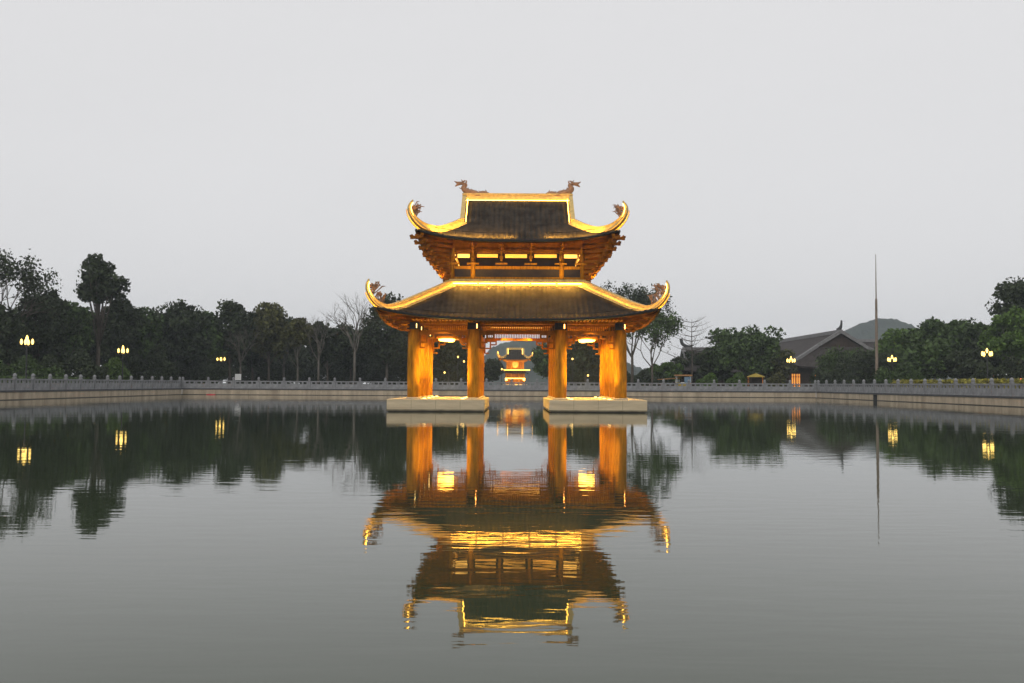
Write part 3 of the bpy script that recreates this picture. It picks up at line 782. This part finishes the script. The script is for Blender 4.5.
# ------------------------------------------------------------------ halls on the right bank
def hall(label, loc, rz, hw, hd, gx, gd, ze, zr, lift, doors=()):
    root = thing('temple_hall', label, 'temple hall', loc, rz)
    b, z_ = xieshan(hw, hd, gx, gd, ze, zr, lift, nx=140, nt=8, nu=8, wave=.55, amp=.05, tau=.3)
    rf = b.build('roof', M['htile'], root, smooth=True)
    sb, _ = xieshan(hw-.1, hd-.1, gx, gd, ze, zr, lift, amp=0, nx=30, nt=6, dz=-.25, upper=False, tau=.3); sb.build('soffit', M['hwood'], rf)
    q = MB(); q.box(-gx-.1,gx+.1,-.28,.28,zr-.1,zr+.55); q.build('main_ridge', M['hridge'], rf)
    zc = ze + lift
    for sx in (-1,1):
        q = MB(); q.sweep(catmull([(sx*(gx-1.6),0,zr+.5),(sx*(gx-.5),0,zr+.7),(sx*(gx+.2),0,zr+1.2),(sx*(gx+.42),0,zr+2.1)],5),(0,1,0),[lerp(.5,.12,i/15) for i in range(16)],-.25,.3); q.build('ridge_horn', M['coping'], rf)
        ys_ = np.linspace(-gd*.95, gd*.95, 15)
        q = MB(); q.add([(sx*(gx-.7),y,z_(y)-.1) for y in ys_]+[(sx*(gx-.7),y,z_(gd)-.2) for y in ys_],[(i,i+1,16+i,15+i) for i in range(14)]); q.build('gable_wall', M['hwood'], rf)
        for sy in (-1,1):
            pts = [Vector((sx*gx, sy*y, z_(y)+.1)) for y in np.linspace(gd, .1, 12)]
            q = MB(); q.sweep(pts,(1,0,0),.55,-.15,.38); q.build('gable_ridge', M['hridge'], rf)
            hp = catmull([(sx*gx,sy*gd,z_(gd)+.15),(sx*lerp(gx,hw,.5),sy*lerp(gd,hd,.5),lerp(z_(gd),ze,.55)+.15),(sx*lerp(gx,hw,.9),sy*lerp(gd,hd,.9),ze+lift*.75),(sx*hw*1.01,sy*hd*1.02,ze+lift+.35),(sx*(hw+.4),sy*(hd+.4),ze+lift+1.1)],5)
            dv = Vector((sx*(hw-gx),sy*(hd-gd),0)).normalized()
            q = MB(); q.sweep(hp,(-dv.y,dv.x,0),.5,-.2,.28); q.build('hip_ridge', M['hridge'], rf)
    q = MB(); q.box(-hw+2.4,hw-2.4,-hd+2.4,hd-2.4,0,ze+.6); q.build('wall', M['hwood'], root)
    cbm = MB(); cbm.lathe([(.28,0),(.25,ze)],10)
    c0 = None
    for x in np.linspace(-hw+1.5,hw-1.5,max(3,int(hw*2/4.5))):
        for y in (-hd+1.5, hd-1.5):
            if c0 is None: c0 = o = cbm.build('column', M['hwood'], root)
            else: o = c0.copy(); COL.objects.link(o); o.parent = root
            o.location = (x,y,0)
    for x, y, wd, ht, ax in doors:
        q = MB()
        if ax == 'x': q.box(x-wd/2,x+wd/2,y-.04,y+.04,.1,ht)
        else: q.box(x-.04,x+.04,y-wd/2,y+wd/2,.1,ht)
        dr = q.build('lit_door', DOOR, root)
        q = MB()
        for t in np.linspace(-.5, .5, 5):
            w2 = .09 if abs(t) in (0, .5) else .05
            if ax == 'x': q.box(x+t*wd-w2, x+t*wd+w2, y-.12, y-.045, .05, ht+.1)
            else: q.box(x-.12, x-.045, y+t*wd-w2, y+t*wd+w2, .05, ht+.1)
        for z0 in (.1, .8, ht-.55, ht):
            if ax == 'x': q.box(x-wd/2, x+wd/2, y-.11, y-.044, z0, z0+.10)
            else: q.box(x-.11, x-.044, y-wd/2, y+wd/2, z0, z0+.10)
        q.build('door_frame', M['hwood'], dr)
    return root
# long hall: its gable end faces the pond, the ridge runs away from it
hall('long grey-tiled temple hall whose gable faces the pond behind the bamboo', (56.3, 195.0, GZ), R(90), 27.5, 11.0, 24.0, 4.0, 3.8, 9.9, .7,
     doors=((-25.14,8.1,1.6,2.8,'y'),(-25.14,4.2,1.6,2.8,'y')))
hall('low grey-tiled hall half hidden behind the big round tree', (38.5, 178.0, GZ), 0, 10.5, 5.5, 8.0, 3.4, 3.1, 7.0, .6,
     doors=((-3.5,-3.14,.5,2.3,'x'),(-1.8,-3.14,.5,2.2,'x'),(3.0,-3.14,.7,2.3,'x'),(5.6,-3.14,.8,2.4,'x')))
hall('distant grey-tiled roof showing between the long hall and the flagpole', (84, 236, GZ), 0, 12, 7, 9.5, 4.5, 6.0, 11.3, .7)

# ------------------------------------------------------------------ lamps
def make_lamp(label, loc, H, sc=1.0, n=3):
    root = thing('street_lamp', label, 'street lamp', loc, 0, 'lit street lamps round the pond')
    q = MB(); q.lathe([(.2,0),(.2,.3),(.11,.45),(.075,.9),(.06,H-.55),(.09,H-.5),(.04,H-.3)],10); q.build('pole', M['lampiron'], root)
    q = MB(); q.tube([(-.5,0,H-.36),(-.4,0,H-.58),(0,0,H-.5),(.4,0,H-.58),(.5,0,H-.36)], .035, 6); q.tube([(0,-.5,H-.36),(0,-.4,H-.58),(0,0,H-.5),(0,.4,H-.58),(0,.5,H-.36)], .035, 6); q.build('arm', M['lampiron'], root)
    gb = MB(); gb.lathe([(.08,-.32),(.2,-.22),(.27,0),(.22,.22),(.1,.36),(.02,.44)], 12)
    g0 = None
    for x, y, z in ((-.54,0,-.1),(.54,0,-.1),(0,0,.24),(.1,-.5,-.14),(-.1,.5,-.14)):
        if g0 is None: g0 = o = gb.build('globe', GLOBE, root, smooth=True)
        else: o = g0.copy(); COL.objects.link(o); o.parent = root
        o.location = (x*sc,y*sc,H+z); o.scale = (sc*.46,sc*.46,sc*.74)
    return root
lamps = [(27,341,95,'lit cluster lamp over the left bank, nearest the left edge of the picture'),
         (123,350,118,'lit cluster lamp below the tall round-headed tree on the left bank'),
         (221,358.5,150,'lit cluster lamp in front of the dark grove, before the white signboard'),
         (791,360,147,'lit cluster lamp standing before the long hall roof'),
         (892,359,138,'lit cluster lamp just right of the tall flagpole'),
         (987,353,113,'lit cluster lamp on the right bank under the bright green tree')]
for px, py, d, lab in lamps:
    p = at(px, py, d); make_lamp(lab, (p.x, p.y, GZ), p.z-GZ, 0.98)
far = [(444.6,372.6,158,'faint small lamp seen through the left bay near its outer columns'),
       (458,357,162,'far lamp seen high in the left bay, left of its brighter neighbour'),
       (464.0,361.5,160,'brightest far lamp beside the inner column of the left bay'),
       (501.8,369.3,180,'small far lamp just left of the gate tower'),
       (572.5,359,160,'far lamp seen through the right bay beside the inner column'),
       (588,375.5,160,'faint orange lamp low in the right bay')]
for px, py, d, lab in far:
    p = at(px, py, d)
    root = thing('path_lamp', lab, 'path lamp', (p.x, p.y, GZ), 0, 'far lamps seen through the pavilion')
    H = p.z-GZ
    q = MB(); q.lathe([(.12,0),(.06,.5),(.05,H-.2)],8); q.build('pole', M['lampiron'], root)
    q = MB(); q.lathe([(.04,-.16),(.14,-.06),(.15,.06),(.04,.18)],10,(0,0,H)); q.build('globe', FARL, root, smooth=True)

# flagpole
p = at(877, 384, 131)
fp = thing('flagpole', 'very tall thin weathered flagpole rising above the right bank', 'flagpole', (p.x, p.y, GZ))
q = MB(); q.lathe([(.3,0),(.3,.5),(.2,.55)],12); q.build('footing', M['rail'], fp)
q = MB(); q.lathe([(.2,.5),(.19,6),(.15,12.2),(.15,12.25)],10); q.lathe([(.21,3),(.21,3.1)],10); q.lathe([(.195,7.5),(.195,7.6)],10); q.build('lower_shaft', M['pole'], fp)
q = MB(); q.lathe([(.085,12.2),(.07,15),(.035,18.0)],8); q.lathe([(.02,18.0),(.06,18.05),(.02,18.15)],8); q.build('upper_shaft', M['pole'], fp)

# ------------------------------------------------------------------ vegetation
def leaves_mesh(name, C, size, rng, m, parent, aspect=0.6, droop=0.25):
    """many small rhombic leaf sprays at the points C"""
    n = len(C)
    a = rng.normal(size=(n,3)); a[:,2] -= droop; a /= np.linalg.norm(a,axis=1)[:,None]
    b = rng.normal(size=(n,3)); b -= a*np.sum(a*b,axis=1)[:,None]; b /= np.linalg.norm(b,axis=1)[:,None]
    s = size*rng.uniform(.55,1.35,size=(n,1))
    c = np.cross(a,b)*s*.18
    V = np.empty((n,4,3)); V[:,0] = C-a*s; V[:,1] = C+b*s*aspect+c; V[:,2] = C+a*s; V[:,3] = C-b*s*aspect+c
    me = bpy.data.meshes.new(name); me.vertices.add(n*4); me.vertices.foreach_set('co', V.ravel())
    me.loops.add(n*4); me.loops.foreach_set('vertex_index', np.arange(n*4, dtype=np.int32))
    me.polygons.add(n); me.polygons.foreach_set('loop_start', np.arange(0,n*4,4,dtype=np.int32))
    me.update(calc_edges=True); me.validate(); me.materials.append(m)
    o = bpy.data.objects.new(name, me); COL.objects.link(o); o.parent = parent; return o

def clump_points(rng, cz, rx, ry, rz_, nclump, nper, cs, flat=.75, lo=-1.0):
    C = []; cents = []
    for k in range(nclump):
        d = rng.normal(size=3); d /= np.linalg.norm(d); r = rng.uniform(.15,1)**.42
        if d[2] < lo: d[2] = lo
        wob = 1 + .16*math.sin(3*math.atan2(d[1],d[0])+k*.3)
        c = np.array([d[0]*rx*r*wob, d[1]*ry*r*wob, cz+d[2]*rz_*r])
        R_ = cs*rng.uniform(.6,1.35); n = int(nper*rng.uniform(.6,1.3))
        q = rng.normal(size=(n,3)); q /= np.linalg.norm(q,axis=1)[:,None]; q *= (rng.uniform(.2,1.05,size=(n,1))**.5)*R_; q[:,2] *= flat
        C.append(c+q); cents.append((c, R_))
    return np.concatenate(C), cents

def branch(b, rng, p, d, ln, r, depth, tips, up=.15, spread=.55, kids=(2,3)):
    pts = [p]; q = p.copy(); dd = d.copy()
    for i in range(3):
        dd = (dd + Vector(rng.normal(size=3))*.14 + Vector((0,0,up*.3))).normalized(); q = q + dd*ln/3; pts.append(q.copy())
    b.tube(pts, [lerp(r, r*.62, i/3) for i in range(4)], 5 if depth > 1 else 4)
    if depth == 0: tips.append(pts[-1]); return
    for k in range(rng.integers(kids[0], kids[1]+1)):
        a = Vector(rng.normal(size=3)); a = (a - dd*a.dot(dd)).normalized()
        nd = (dd + a*spread*rng.uniform(.6,1.3) + Vector((0,0,up))).normalized()
        st = pts[rng.integers(2,4)]
        branch(b, rng, st, nd, ln*rng.uniform(.62,.82), r*.58, depth-1, tips, up, spread, kids)

TREE_SEED = [100]
def tree(kind, px, ytop, wpx, ybot, d, leaf, label, group=None, name=None, cat='tree', dens=1.0):
    """tree whose crown spans wpx pixels around px, top at ytop, crown foot at ybot when seen at distance d"""
    TREE_SEED[0] += 1; rng = np.random.default_rng(TREE_SEED[0])
    base = at(px, 384, d); k = d/1000
    root = thing(name or 'tree', label, cat, (base.x, d, GZ), 0, group)
    H = (at(px, ytop, d).z - GZ); zb = max(.0, at(px, ybot, d).z - GZ); rx = wpx*k/2
    tm = M['barkpale'] if kind in ('bare', 'pale') else M['bark']
    if kind in ('round', 'tall', 'pale', 'bush'):
        rz_ = (H-zb)/2*.97; cz = (H+zb)/2
        nc = int(max(10, min(70, 9*(rx*rx*rz_)**.5))*dens); cs = max(.35, min(rx, rz_)*.36)
        C, cents = clump_points(rng, cz, rx*.86, rx*.86, rz_*.84, nc, 120, cs)
        leaves_mesh('crown', C, max(.16, .26 if d < 130 else .30), rng, M[leaf], root)
        b = MB(); tr = max(.08, H*.017)
        topz = cz + rz_*.35
        lean = rng.uniform(-.03,.03)*H
        trunk = [Vector((lean*u*u, 0, u*topz)) + Vector((math.sin(u*5+rng.uniform(0,1))*.08,0,0)) for u in np.linspace(0,1,7)]
        b.tube(trunk, [tr*(1.25 if i == 0 else 1)*(1-.75*i/6) for i in range(7)], 8)
        for c, R_ in cents[::3]:
            u = rng.uniform(.35,.9); st = trunk[int(u*6)]
            e = Vector(c); m_ = (st+e)/2 + Vector((0,0,-.05*H*rng.random()))
            b.tube([st, m_, e], [tr*.38, tr*.24, tr*.08], 5)
        b.build('trunk', tm, root, smooth=True)
    elif kind in ('sparse', 'bare'):
        b = MB(); tips = []; tr = max(.07, H*.014)
        p = Vector((0,0,0)); h0 = H*(.34 if kind == 'sparse' else .42)
        b.tube([p, Vector((.05,0,h0*.5)), Vector((0.02,.03,h0))], [tr*1.2, tr, tr*.85], 8)
        nb = 5
        for q in range(nb):
            a = 2*math.pi*q/nb + rng.uniform(-.4,.4); sp = rx/(H-h0)
            dd = Vector((math.cos(a)*sp*1.1, math.sin(a)*sp*1.1, 1)).normalized()
            branch(b, rng, Vector((0.02,.03,h0*rng.uniform(.8,1))), dd, (H-h0)*.40, tr*.6, 4 if kind == 'bare' else 3, tips, .12, .5)
        zmax = max(v[2] for v in b.v); f = H/zmax
        b.v = [(x, y, z*f) for x, y, z in b.v]
        b.build('trunk', tm, root, smooth=True)
        if kind == 'sparse':
            C = np.concatenate([np.array([t.x,t.y,t.z*f]) + rng.normal(size=(int(46*dens),3))*.5 for t in tips])
            leaves_mesh('crown', C, .2, rng, M[leaf], root)
    elif kind == 'tiered':          # bare tree with tiers of near-level branches
        b = MB(); tr = .11
        b.tube([(0,0,0),(.06,0,H*.4),(-.03,0,H*.75),(0,0,H)], [tr*1.3,tr,tr*.6,.02], 7)
        for z in np.linspace(H*.42, H*.95, 9):
            rr = rx*(1.08-(z/H-.42)*.95)
            for q in range(4):
                a = rng.uniform(0, 6.28); e = Vector((math.cos(a)*rr, math.sin(a)*rr, z+rr*.32)); s = Vector((0,0,z)); m_ = (s+e)/2 + Vector((0,0,-.12*rr*.5))
                b.tube([s, m_, e], [.045,.032,.012], 5)
                for t in (.5,.75):
                    g_ = s.lerp(e,t); b.tube([g_, g_+Vector((rng.uniform(-.5,.5),rng.uniform(-.5,.5),.45))], [.02,.006], 4)
        b.build('trunk', tm, root, smooth=True)
    elif kind == 'bamboo':
        C = []; b = MB()
        for q in range(int(46*dens)):
            x0, y0 = rng.uniform(-rx*.8, rx*.8), rng.uniform(-1.8,1.8)
            hh = H*rng.uniform(.72,1.0); lx, ly = rng.uniform(-1,1)*hh*.16, rng.uniform(-1,1)*hh*.14
            pts = [Vector((x0+lx*u*u, y0+ly*u*u, hh*(u-.06*u**4))) for u in np.linspace(0,1,6)]
            b.tube(pts, [.045,.043,.038,.03,.02,.008], 5)
            for u in rng.uniform(.15,1,size=170):
                p = np.array([x0+lx*u*u, y0+ly*u*u, hh*u]); C.append(p + rng.normal(size=3)*np.array([.45,.45,.3]))
        leaves_mesh('foliage', np.array(C), .30, rng, M[leaf], root, aspect=.32, droop=.8)
        b.build('stem', M['bark'], root)
    return root

def shrub(px, ytop, wpx, d, leaf, label, name='shrub', cat='shrub', depth=None, box=False, span=None):
    TREE_SEED[0] += 1; rng = np.random.default_rng(TREE_SEED[0])
    base = at(px, 384, d); k = d/1000; H = at(px, ytop, d).z-GZ; rx = wpx*k/2
    root = thing(name, label, cat, (base.x, d, GZ)); ry = depth or min(rx, 2.0)
    if span: root.location = (span[0], (span[1]+span[2])/2, GZ); root.rotation_euler = (0,0,R(90)); rx = (span[2]-span[1])/2
    n = int(min(14000, max(700, 480*rx*max(1,H))))
    if box:
        C = np.stack([rng.uniform(-rx,rx,n), rng.uniform(-ry,ry,n), H*rng.uniform(0.02,1,n)**.6*(.86+.14*np.sin(rng.uniform(0,6,n)))],1)
    else:
        q = rng.normal(size=(n,3)); q /= np.linalg.norm(q,axis=1)[:,None]; q *= rng.uniform(.4,1.05,size=(n,1))**.5
        C = q*np.array([rx,ry,H*.5])+np.array([0,0,H*.5])
        C[:,2] += .22*H*np.sin(C[:,0]*1.7)*np.clip(q[:,2],0,1)
        C[:,2] = np.clip(C[:,2], .03, None)
    leaves_mesh('foliage', C, .17, rng, M[leaf], root)
    b = MB()
    for q in range(6):
        a = rng.uniform(0,6.28); b.tube([(0,0,0),(math.cos(a)*rx*.3,math.sin(a)*ry*.3,H*.4),(math.cos(a)*rx*.55,math.sin(a)*ry*.55,H*.8)],[.05,.035,.012],5)
    b.build('stem', M['bark'], root)

# left bank and far grove: (kind, x, top, width, crown foot, distance, foliage, label)
T = [
 ('sparse',7,258,50,322,112,'leaf_dark','tall airy tree with open branches at the left edge of the picture'),
 ('round',36,284,62,372,118,'leaf_dark','dark broad tree just right of the airy tree at the left edge'),
 ('round',-14,300,70,375,110,'leaf_dark','dark tree cut off by the left edge of the picture'),
 ('round',66,291,48,368,122,'leaf_mid','mid-green tree immediately left of the tall round-headed tree'),
 ('tall',97,253,46,308,126,'leaf_dark','tallest tree of the left bank, round head on a clear stem above the others'),
 ('round',117,290,44,366,134,'leaf_dark','dark tree tucked under the right side of the tall round-headed tree'),
 ('round',88,305,58,376,138,'leaf_dark','low dark tree directly below the tall round-headed tree'),
 ('round',141,304,40,370,140,'leaf_mid','smaller tree in the dip right of the tall round-headed tree'),
 ('round',176,297,58,372,146,'leaf_dark','broad dark tree above the far left corner of the pond'),
 ('round',158,310,44,376,150,'leaf_dark','dark tree behind the gap left of the broad corner tree'),
 ('round',205,309,40,372,150,'leaf_mid','tree in the dip between the corner tree and the lobed tree'),
 ('round',229,298,50,368,152,'leaf_dark','dark lobed tree right above the lamp in front of the grove'),
 ('round',268,302,46,362,155,'leaf_olive','olive-topped tree in the middle of the left grove'),
 ('round',252,312,44,372,160,'leaf_dark','dark filler tree between the lobed tree and the olive-topped tree'),
 ('pale',297,317,36,350,148,'leaf_olive','slim olive tree with a pale bare stem in the grove'),
 ('pale',283,312,30,360,166,'leaf_dark','dark tree close behind the slim olive tree'),
 ('bare',318,312,26,350,147,'leaf_dark','slender bare tree with a pale stem right of the slim olive tree'),
 ('bare',240,322,22,350,148,'leaf_dark','slender bare tree with a pale stem behind the white signboard'),
 ('round',327,318,42,366,154,'leaf_dark','rounded dark tree between the pale-stemmed tree and the bare twiggy tree'),
 ('bare',354,292,52,330,150,'leaf_dark','bare twiggy tree with pale forked trunks left of the pavilion'),
 ('round',350,322,44,374,166,'leaf_dark','dark tree behind the bare twiggy tree'),
 ('round',386,291,60,368,158,'leaf_dark','leafy tree rising behind the left tip of the lower roof'),
 ('round',412,312,46,374,170,'leaf_dark','dark tree behind the left columns of the pavilion'),
 ('round',448,322,54,374,176,'leaf_dark','dark tree filling the view through the left bay'),
 ('round',489,358,30,384,200,'leaf_dark','small dark tree left of the gate tower in the central bay'),
 ('round',550,338,36,380,190,'leaf_mid','tree right of the gate tower at the edge of the central bay'),
 ('round',585,322,54,374,172,'leaf_dark','dark tree filling the view through the right bay'),
 ('sparse',632,286,62,345,160,'leaf_dark','leafy tree top rising behind the right side of the lower roof'),
 ('sparse',652,312,66,384,146,'leaf_mid','thin-leaved open tree right of the pavilion'),
 ('tiered',692,319,60,350,150,'leaf_dark','bare tree with tiers of level branches right of the pavilion'),
 ('round',664,361,40,384,172,'leaf_green','low round green tree behind the thin-leaved tree'),
 ('round',690,350,34,384,176,'leaf_dark','dark low tree behind the bare tiered tree'),
 ('round',745,323,82,380,152,'leaf_mid','big round-crowned tree in front of the low hall'),
 ('round',716,346,40,380,156,'leaf_dark','dark tree joined to the left flank of the big round-crowned tree'),
 ('bush',777,346,36,384,160,'leaf_olive','lower olive tree on the right flank of the big round-crowned tree'),
 ('bamboo',856,349,84,384,150,'leaf_mid','dark bamboo clump hiding the walls of the long hall'),
 ('bamboo',872,352,60,384,143,'leaf_dark','nearer bamboo clump behind the foot of the flagpole'),
 ('bush',905,326,56,378,150,'leaf_green','bright green tree just right of the flagpole'),
 ('bush',934,314,48,378,142,'leaf_mid','feathery green tree behind the right bank between two lamps'),
 ('round',966,313,60,378,140,'leaf_mid','dark full tree left of the lamp under the bright green tree'),
 ('bush',926,338,60,384,130,'leaf_mid','low spreading tree below the feathery green tree'),
 ('bush',962,346,60,384,128,'leaf_dark','low dark tree below the dark full tree'),
 ('round',994,320,46,376,136,'leaf_dark','dark tree standing between the lamp and the bright green tree'),
 ('tall',1020,276,52,334,128,'leaf_dark','tall dark-headed tree cut off by the right edge of the picture'),
 ('bush',262,338,70,384,186,'leaf_dark','low dark tree in the back row behind the olive-topped tree'),
 ('bush',300,340,60,384,190,'leaf_dark','low dark tree in the back row behind the slim olive tree'),
 ('bush',340,338,64,384,188,'leaf_dark','low dark tree in the back row behind the bare twiggy tree'),
 ('bush',380,336,60,384,192,'leaf_dark','low dark tree in the back row left of the pavilion'),
 ('bush',420,336,56,384,196,'leaf_dark','low dark tree in the back row behind the left columns'),
 ('bush',214,336,60,384,182,'leaf_dark','low dark tree in the back row behind the lamp before the grove'),
 ('bush',176,338,60,384,178,'leaf_dark','low dark tree in the back row behind the corner tree'),
 ('bush',130,338,60,384,166,'leaf_dark','low dark tree in the back row right of the second lamp'),
 ('bush',452,340,50,384,205,'leaf_dark','low dark tree in the back row seen through the left bay'),
 ('bush',588,338,50,384,205,'leaf_dark','low dark tree in the back row seen through the right bay'),
 ('bush',722,352,60,384,185,'leaf_dark','low dark tree in the back row behind the big round-crowned tree'),
 ('bush',12,342,60,384,124,'leaf_dark','low dark tree behind the wide green shrub at the left edge'),
 ('bush',1028,345,40,384,140,'leaf_dark','low dark tree closing the gap at the right edge'),
 ('pale',1012,306,52,366,124,'leaf_green','bright green tree with a pale stem at the right edge'),
]
for t in T:
    tree(*t, group='trees round the pond', dens=.75 if t[1] == 7 else 1.0)

SH = [
 (18,361,90,106,'leaf_mid','wide green shrub under the leftmost lamp'),
 (72,356,70,112,'leaf_dark','dark shrub between the two leftmost lamps'),
 (108,362,44,120,'leaf_green','light green shrub at the foot of the second lamp'),
 (150,352,60,136,'leaf_dark','dark shrub left of the far pond corner'),
 (195,358,60,148,'leaf_dark','dark shrub behind the far left pond corner'),
 (262,362,80,168,'leaf_dark','dark undergrowth below the olive-topped tree'),
 (330,362,80,172,'leaf_dark','dark undergrowth below the rounded dark tree'),
 (395,360,70,176,'leaf_dark','dark undergrowth left of the pavilion columns'),
 (446,364,60,186,'leaf_dark','dark shrub low in the left bay'),
 (590,362,60,186,'leaf_dark','dark shrub low in the right bay'),
 (640,372,50,168,'leaf_dark','dark shrub just right of the pavilion'),
 (707,375,22,146,'leaf_green','yellow-green shrub right of the orange-roofed cart'),
 (736,374,20,146,'leaf_green','yellow-green shrub left of the yellow parasol'),
 (775,374,22,147,'leaf_olive','small shrub before the lit doors'),
 (835,368,50,140,'leaf_dark','dark shrub at the foot of the bamboo'),
 (900,366,50,126,'leaf_mid','green shrub under the lamp by the flagpole'),
 (1005,362,60,118,'leaf_dark','dark shrub below the bright green tree at the right edge'),
]
for px, yt, wp, d, lf, lab in SH: shrub(px, yt, wp, d, lf, lab)
shrub(930, 379.6, 104, 110, 'leaf_yellow', 'long yellow-flowering hedge behind the right balustrade', 'hedge', 'hedge', .7, True, span=(46.5, 88, 121))
shrub(40, 376.5, 130, 92, 'leaf_mid', 'clipped green hedge behind the left balustrade', 'hedge', 'hedge', .8, True, span=(-47.5, 84, 122))

# ------------------------------------------------------------------ small things on the banks
p = at(683, 384, 140)
ct = thing('shuttle_cart', 'small open shuttle cart with an orange canopy behind the far balustrade', 'cart', (p.x, p.y, GZ))
q = MB(); q.cbox(-1.05,1.05,-.62,.62,.3,.95,.08); q.cbox(-1.05,-.5,-.6,.6,.95,1.15,.06); q.build('body', M['yellow'], ct)
q = MB(); q.box(-1.0,1.1,-.6,.6,2.05,2.1); q.cbox(-1.15,1.2,-.72,.72,2.1,2.26,.08); q.build('canopy', M['orange'], ct)
q = MB()
for x in (-.95,1.0):
    for y in (-.56,.56): q.tube([(x,y,.95),(x,y,2.06)], .03, 6)
q.build('frame', M['white'], ct)
q = MB(); q.box(.1,.98,-.585,-.555,1.15,1.95); q.build('window', M['glass'], ct)
q = MB(); q.cbox(-.3,.9,-.5,.5,.955,1.2,.04); q.cbox(.6,.9,-.5,.5,1.2,1.7,.04); q.build('seat', M['white'], ct)
for x in (-.65,.65):
    for y in (-.6,.6):
        q = MB(); q.lathe([(.12,-.07),(.28,-.07),(.3,0),(.28,.07),(.12,.07)],14); o = q.build('wheel', M['black'], ct); o.rotation_euler = (R(90),0,0); o.location = (x,y,.3)
def parasol(px, d, w_, h, label):
    p = at(px, 384, d); pr = thing('parasol', label, 'parasol', (p.x, p.y, GZ), 0, 'parasols behind the far balustrade')
    q = MB(); q.lathe([(.3,0),(.3,.06),(.05,.1),(.03,.2),(.03,h)],10); q.build('pole', M['lampiron'], pr)
    q = MB(); q.lathe([(w_,h-.55),(w_*.97,h-.44),(w_*.5,h-.2),(.03,h),(.02,h-.04),(w_*.5,h-.25),(w_*.95,h-.53)],8); q.build('canopy', M['yellow'], pr)
parasol(756, 143, 1.3, 2.55, 'yellow parasol open in front of the low hall')
p = at(656, 384, 141)
st = thing('market_stall', 'low stall with a pale canopy just left of the orange-roofed cart', 'stall', (p.x+1.8, p.y, GZ))
q = MB(); q.cbox(-1.3,1.3,-.5,.5,0,.85,.03); q.build('counter', M['hwood'], st)
q = MB(); q.add([(-1.5,-.8,1.55),(1.5,-.8,1.75),(1.5,.8,1.75),(-1.5,.8,1.55),(-1.5,-.8,1.62),(1.5,-.8,1.86),(1.5,.8,1.86),(-1.5,.8,1.62)],[(0,3,2,1),(4,5,6,7),(0,1,5,4),(1,2,6,5),(2,3,7,6),(3,0,4,7)]); q.build('canopy', M['orange'], st)
q = MB()
for x in (-1.25,1.25):
    for y in (-.45,.45): q.tube([(x,y,.8),(x,y,1.7)], .03, 6)
q.build('post', M['lampiron'], st)
p = at(238, 384, 146)
sg = thing('signboard', 'small white signboard standing on the grass under the dark grove', 'signboard', (p.x, p.y, GZ))
q = MB(); q.cbox(-.45,.45,-.03,.03,1.2,2.1,.01); q.build('board', M['white'], sg)
q = MB(); q.tube([(-.3,.05,0),(-.3,.05,1.9)],.03,6); q.tube([(.3,.05,0),(.3,.05,1.9)],.03,6); q.build('post', M['lampiron'], sg)
p = at(212, 396, 125.9)
q = MB(); q.lathe([(.05,0),(.28,.03),(.3,.14),(.26,.22),(.05,.26)],14); o = q.build('buoy', M['red'], loc=(p.x,125.4,-.06)); o.scale = (2.0,1,.6); tag(o, 'red float lying on the water against the far wall', 'float')
for px, py, d, lab in ((1021,380.5,107,'red garden light at the right edge behind the balustrade'),(995,376,120,'small red garden light above the yellow hedge')):
    p = at(px, py, d); gl = thing('garden_light', lab, 'garden light', (p.x,p.y,GZ), 0, 'red garden lights')
    H = p.z-GZ; q = MB(); q.lathe([(.1,0),(.05,.1),(.04,H-.1)],8); q.build('stake', M['lampiron'], gl)
    q = MB(); q.lathe([(.05,-.18),(.2,-.08),(.2,.1),(.04,.2)],10,(0,0,H)); q.build('globe', REDL, gl, smooth=True)

# ------------------------------------------------------------------ evening haze
hz = MB(); hz.box(-660, 660, -16, 1260, -1.2, 84)
hm = bpy.data.materials.new('evening_haze'); hm.use_nodes = True
n = hm.node_tree.nodes; n.remove(n['Principled BSDF'])
v = n.new('ShaderNodeVolumePrincipled'); v.inputs['Color'].default_value = (0.84, 0.93, 1.0, 1); v.inputs['Density'].default_value = 0.00036; v.inputs['Anisotropy'].default_value = 0.0
hm.node_tree.links.new(v.outputs[0], n['Material Output'].inputs['Volume'])
o = hz.build('haze', hm); tag(o, kind='stuff'); o.display_type = 'WIRE'
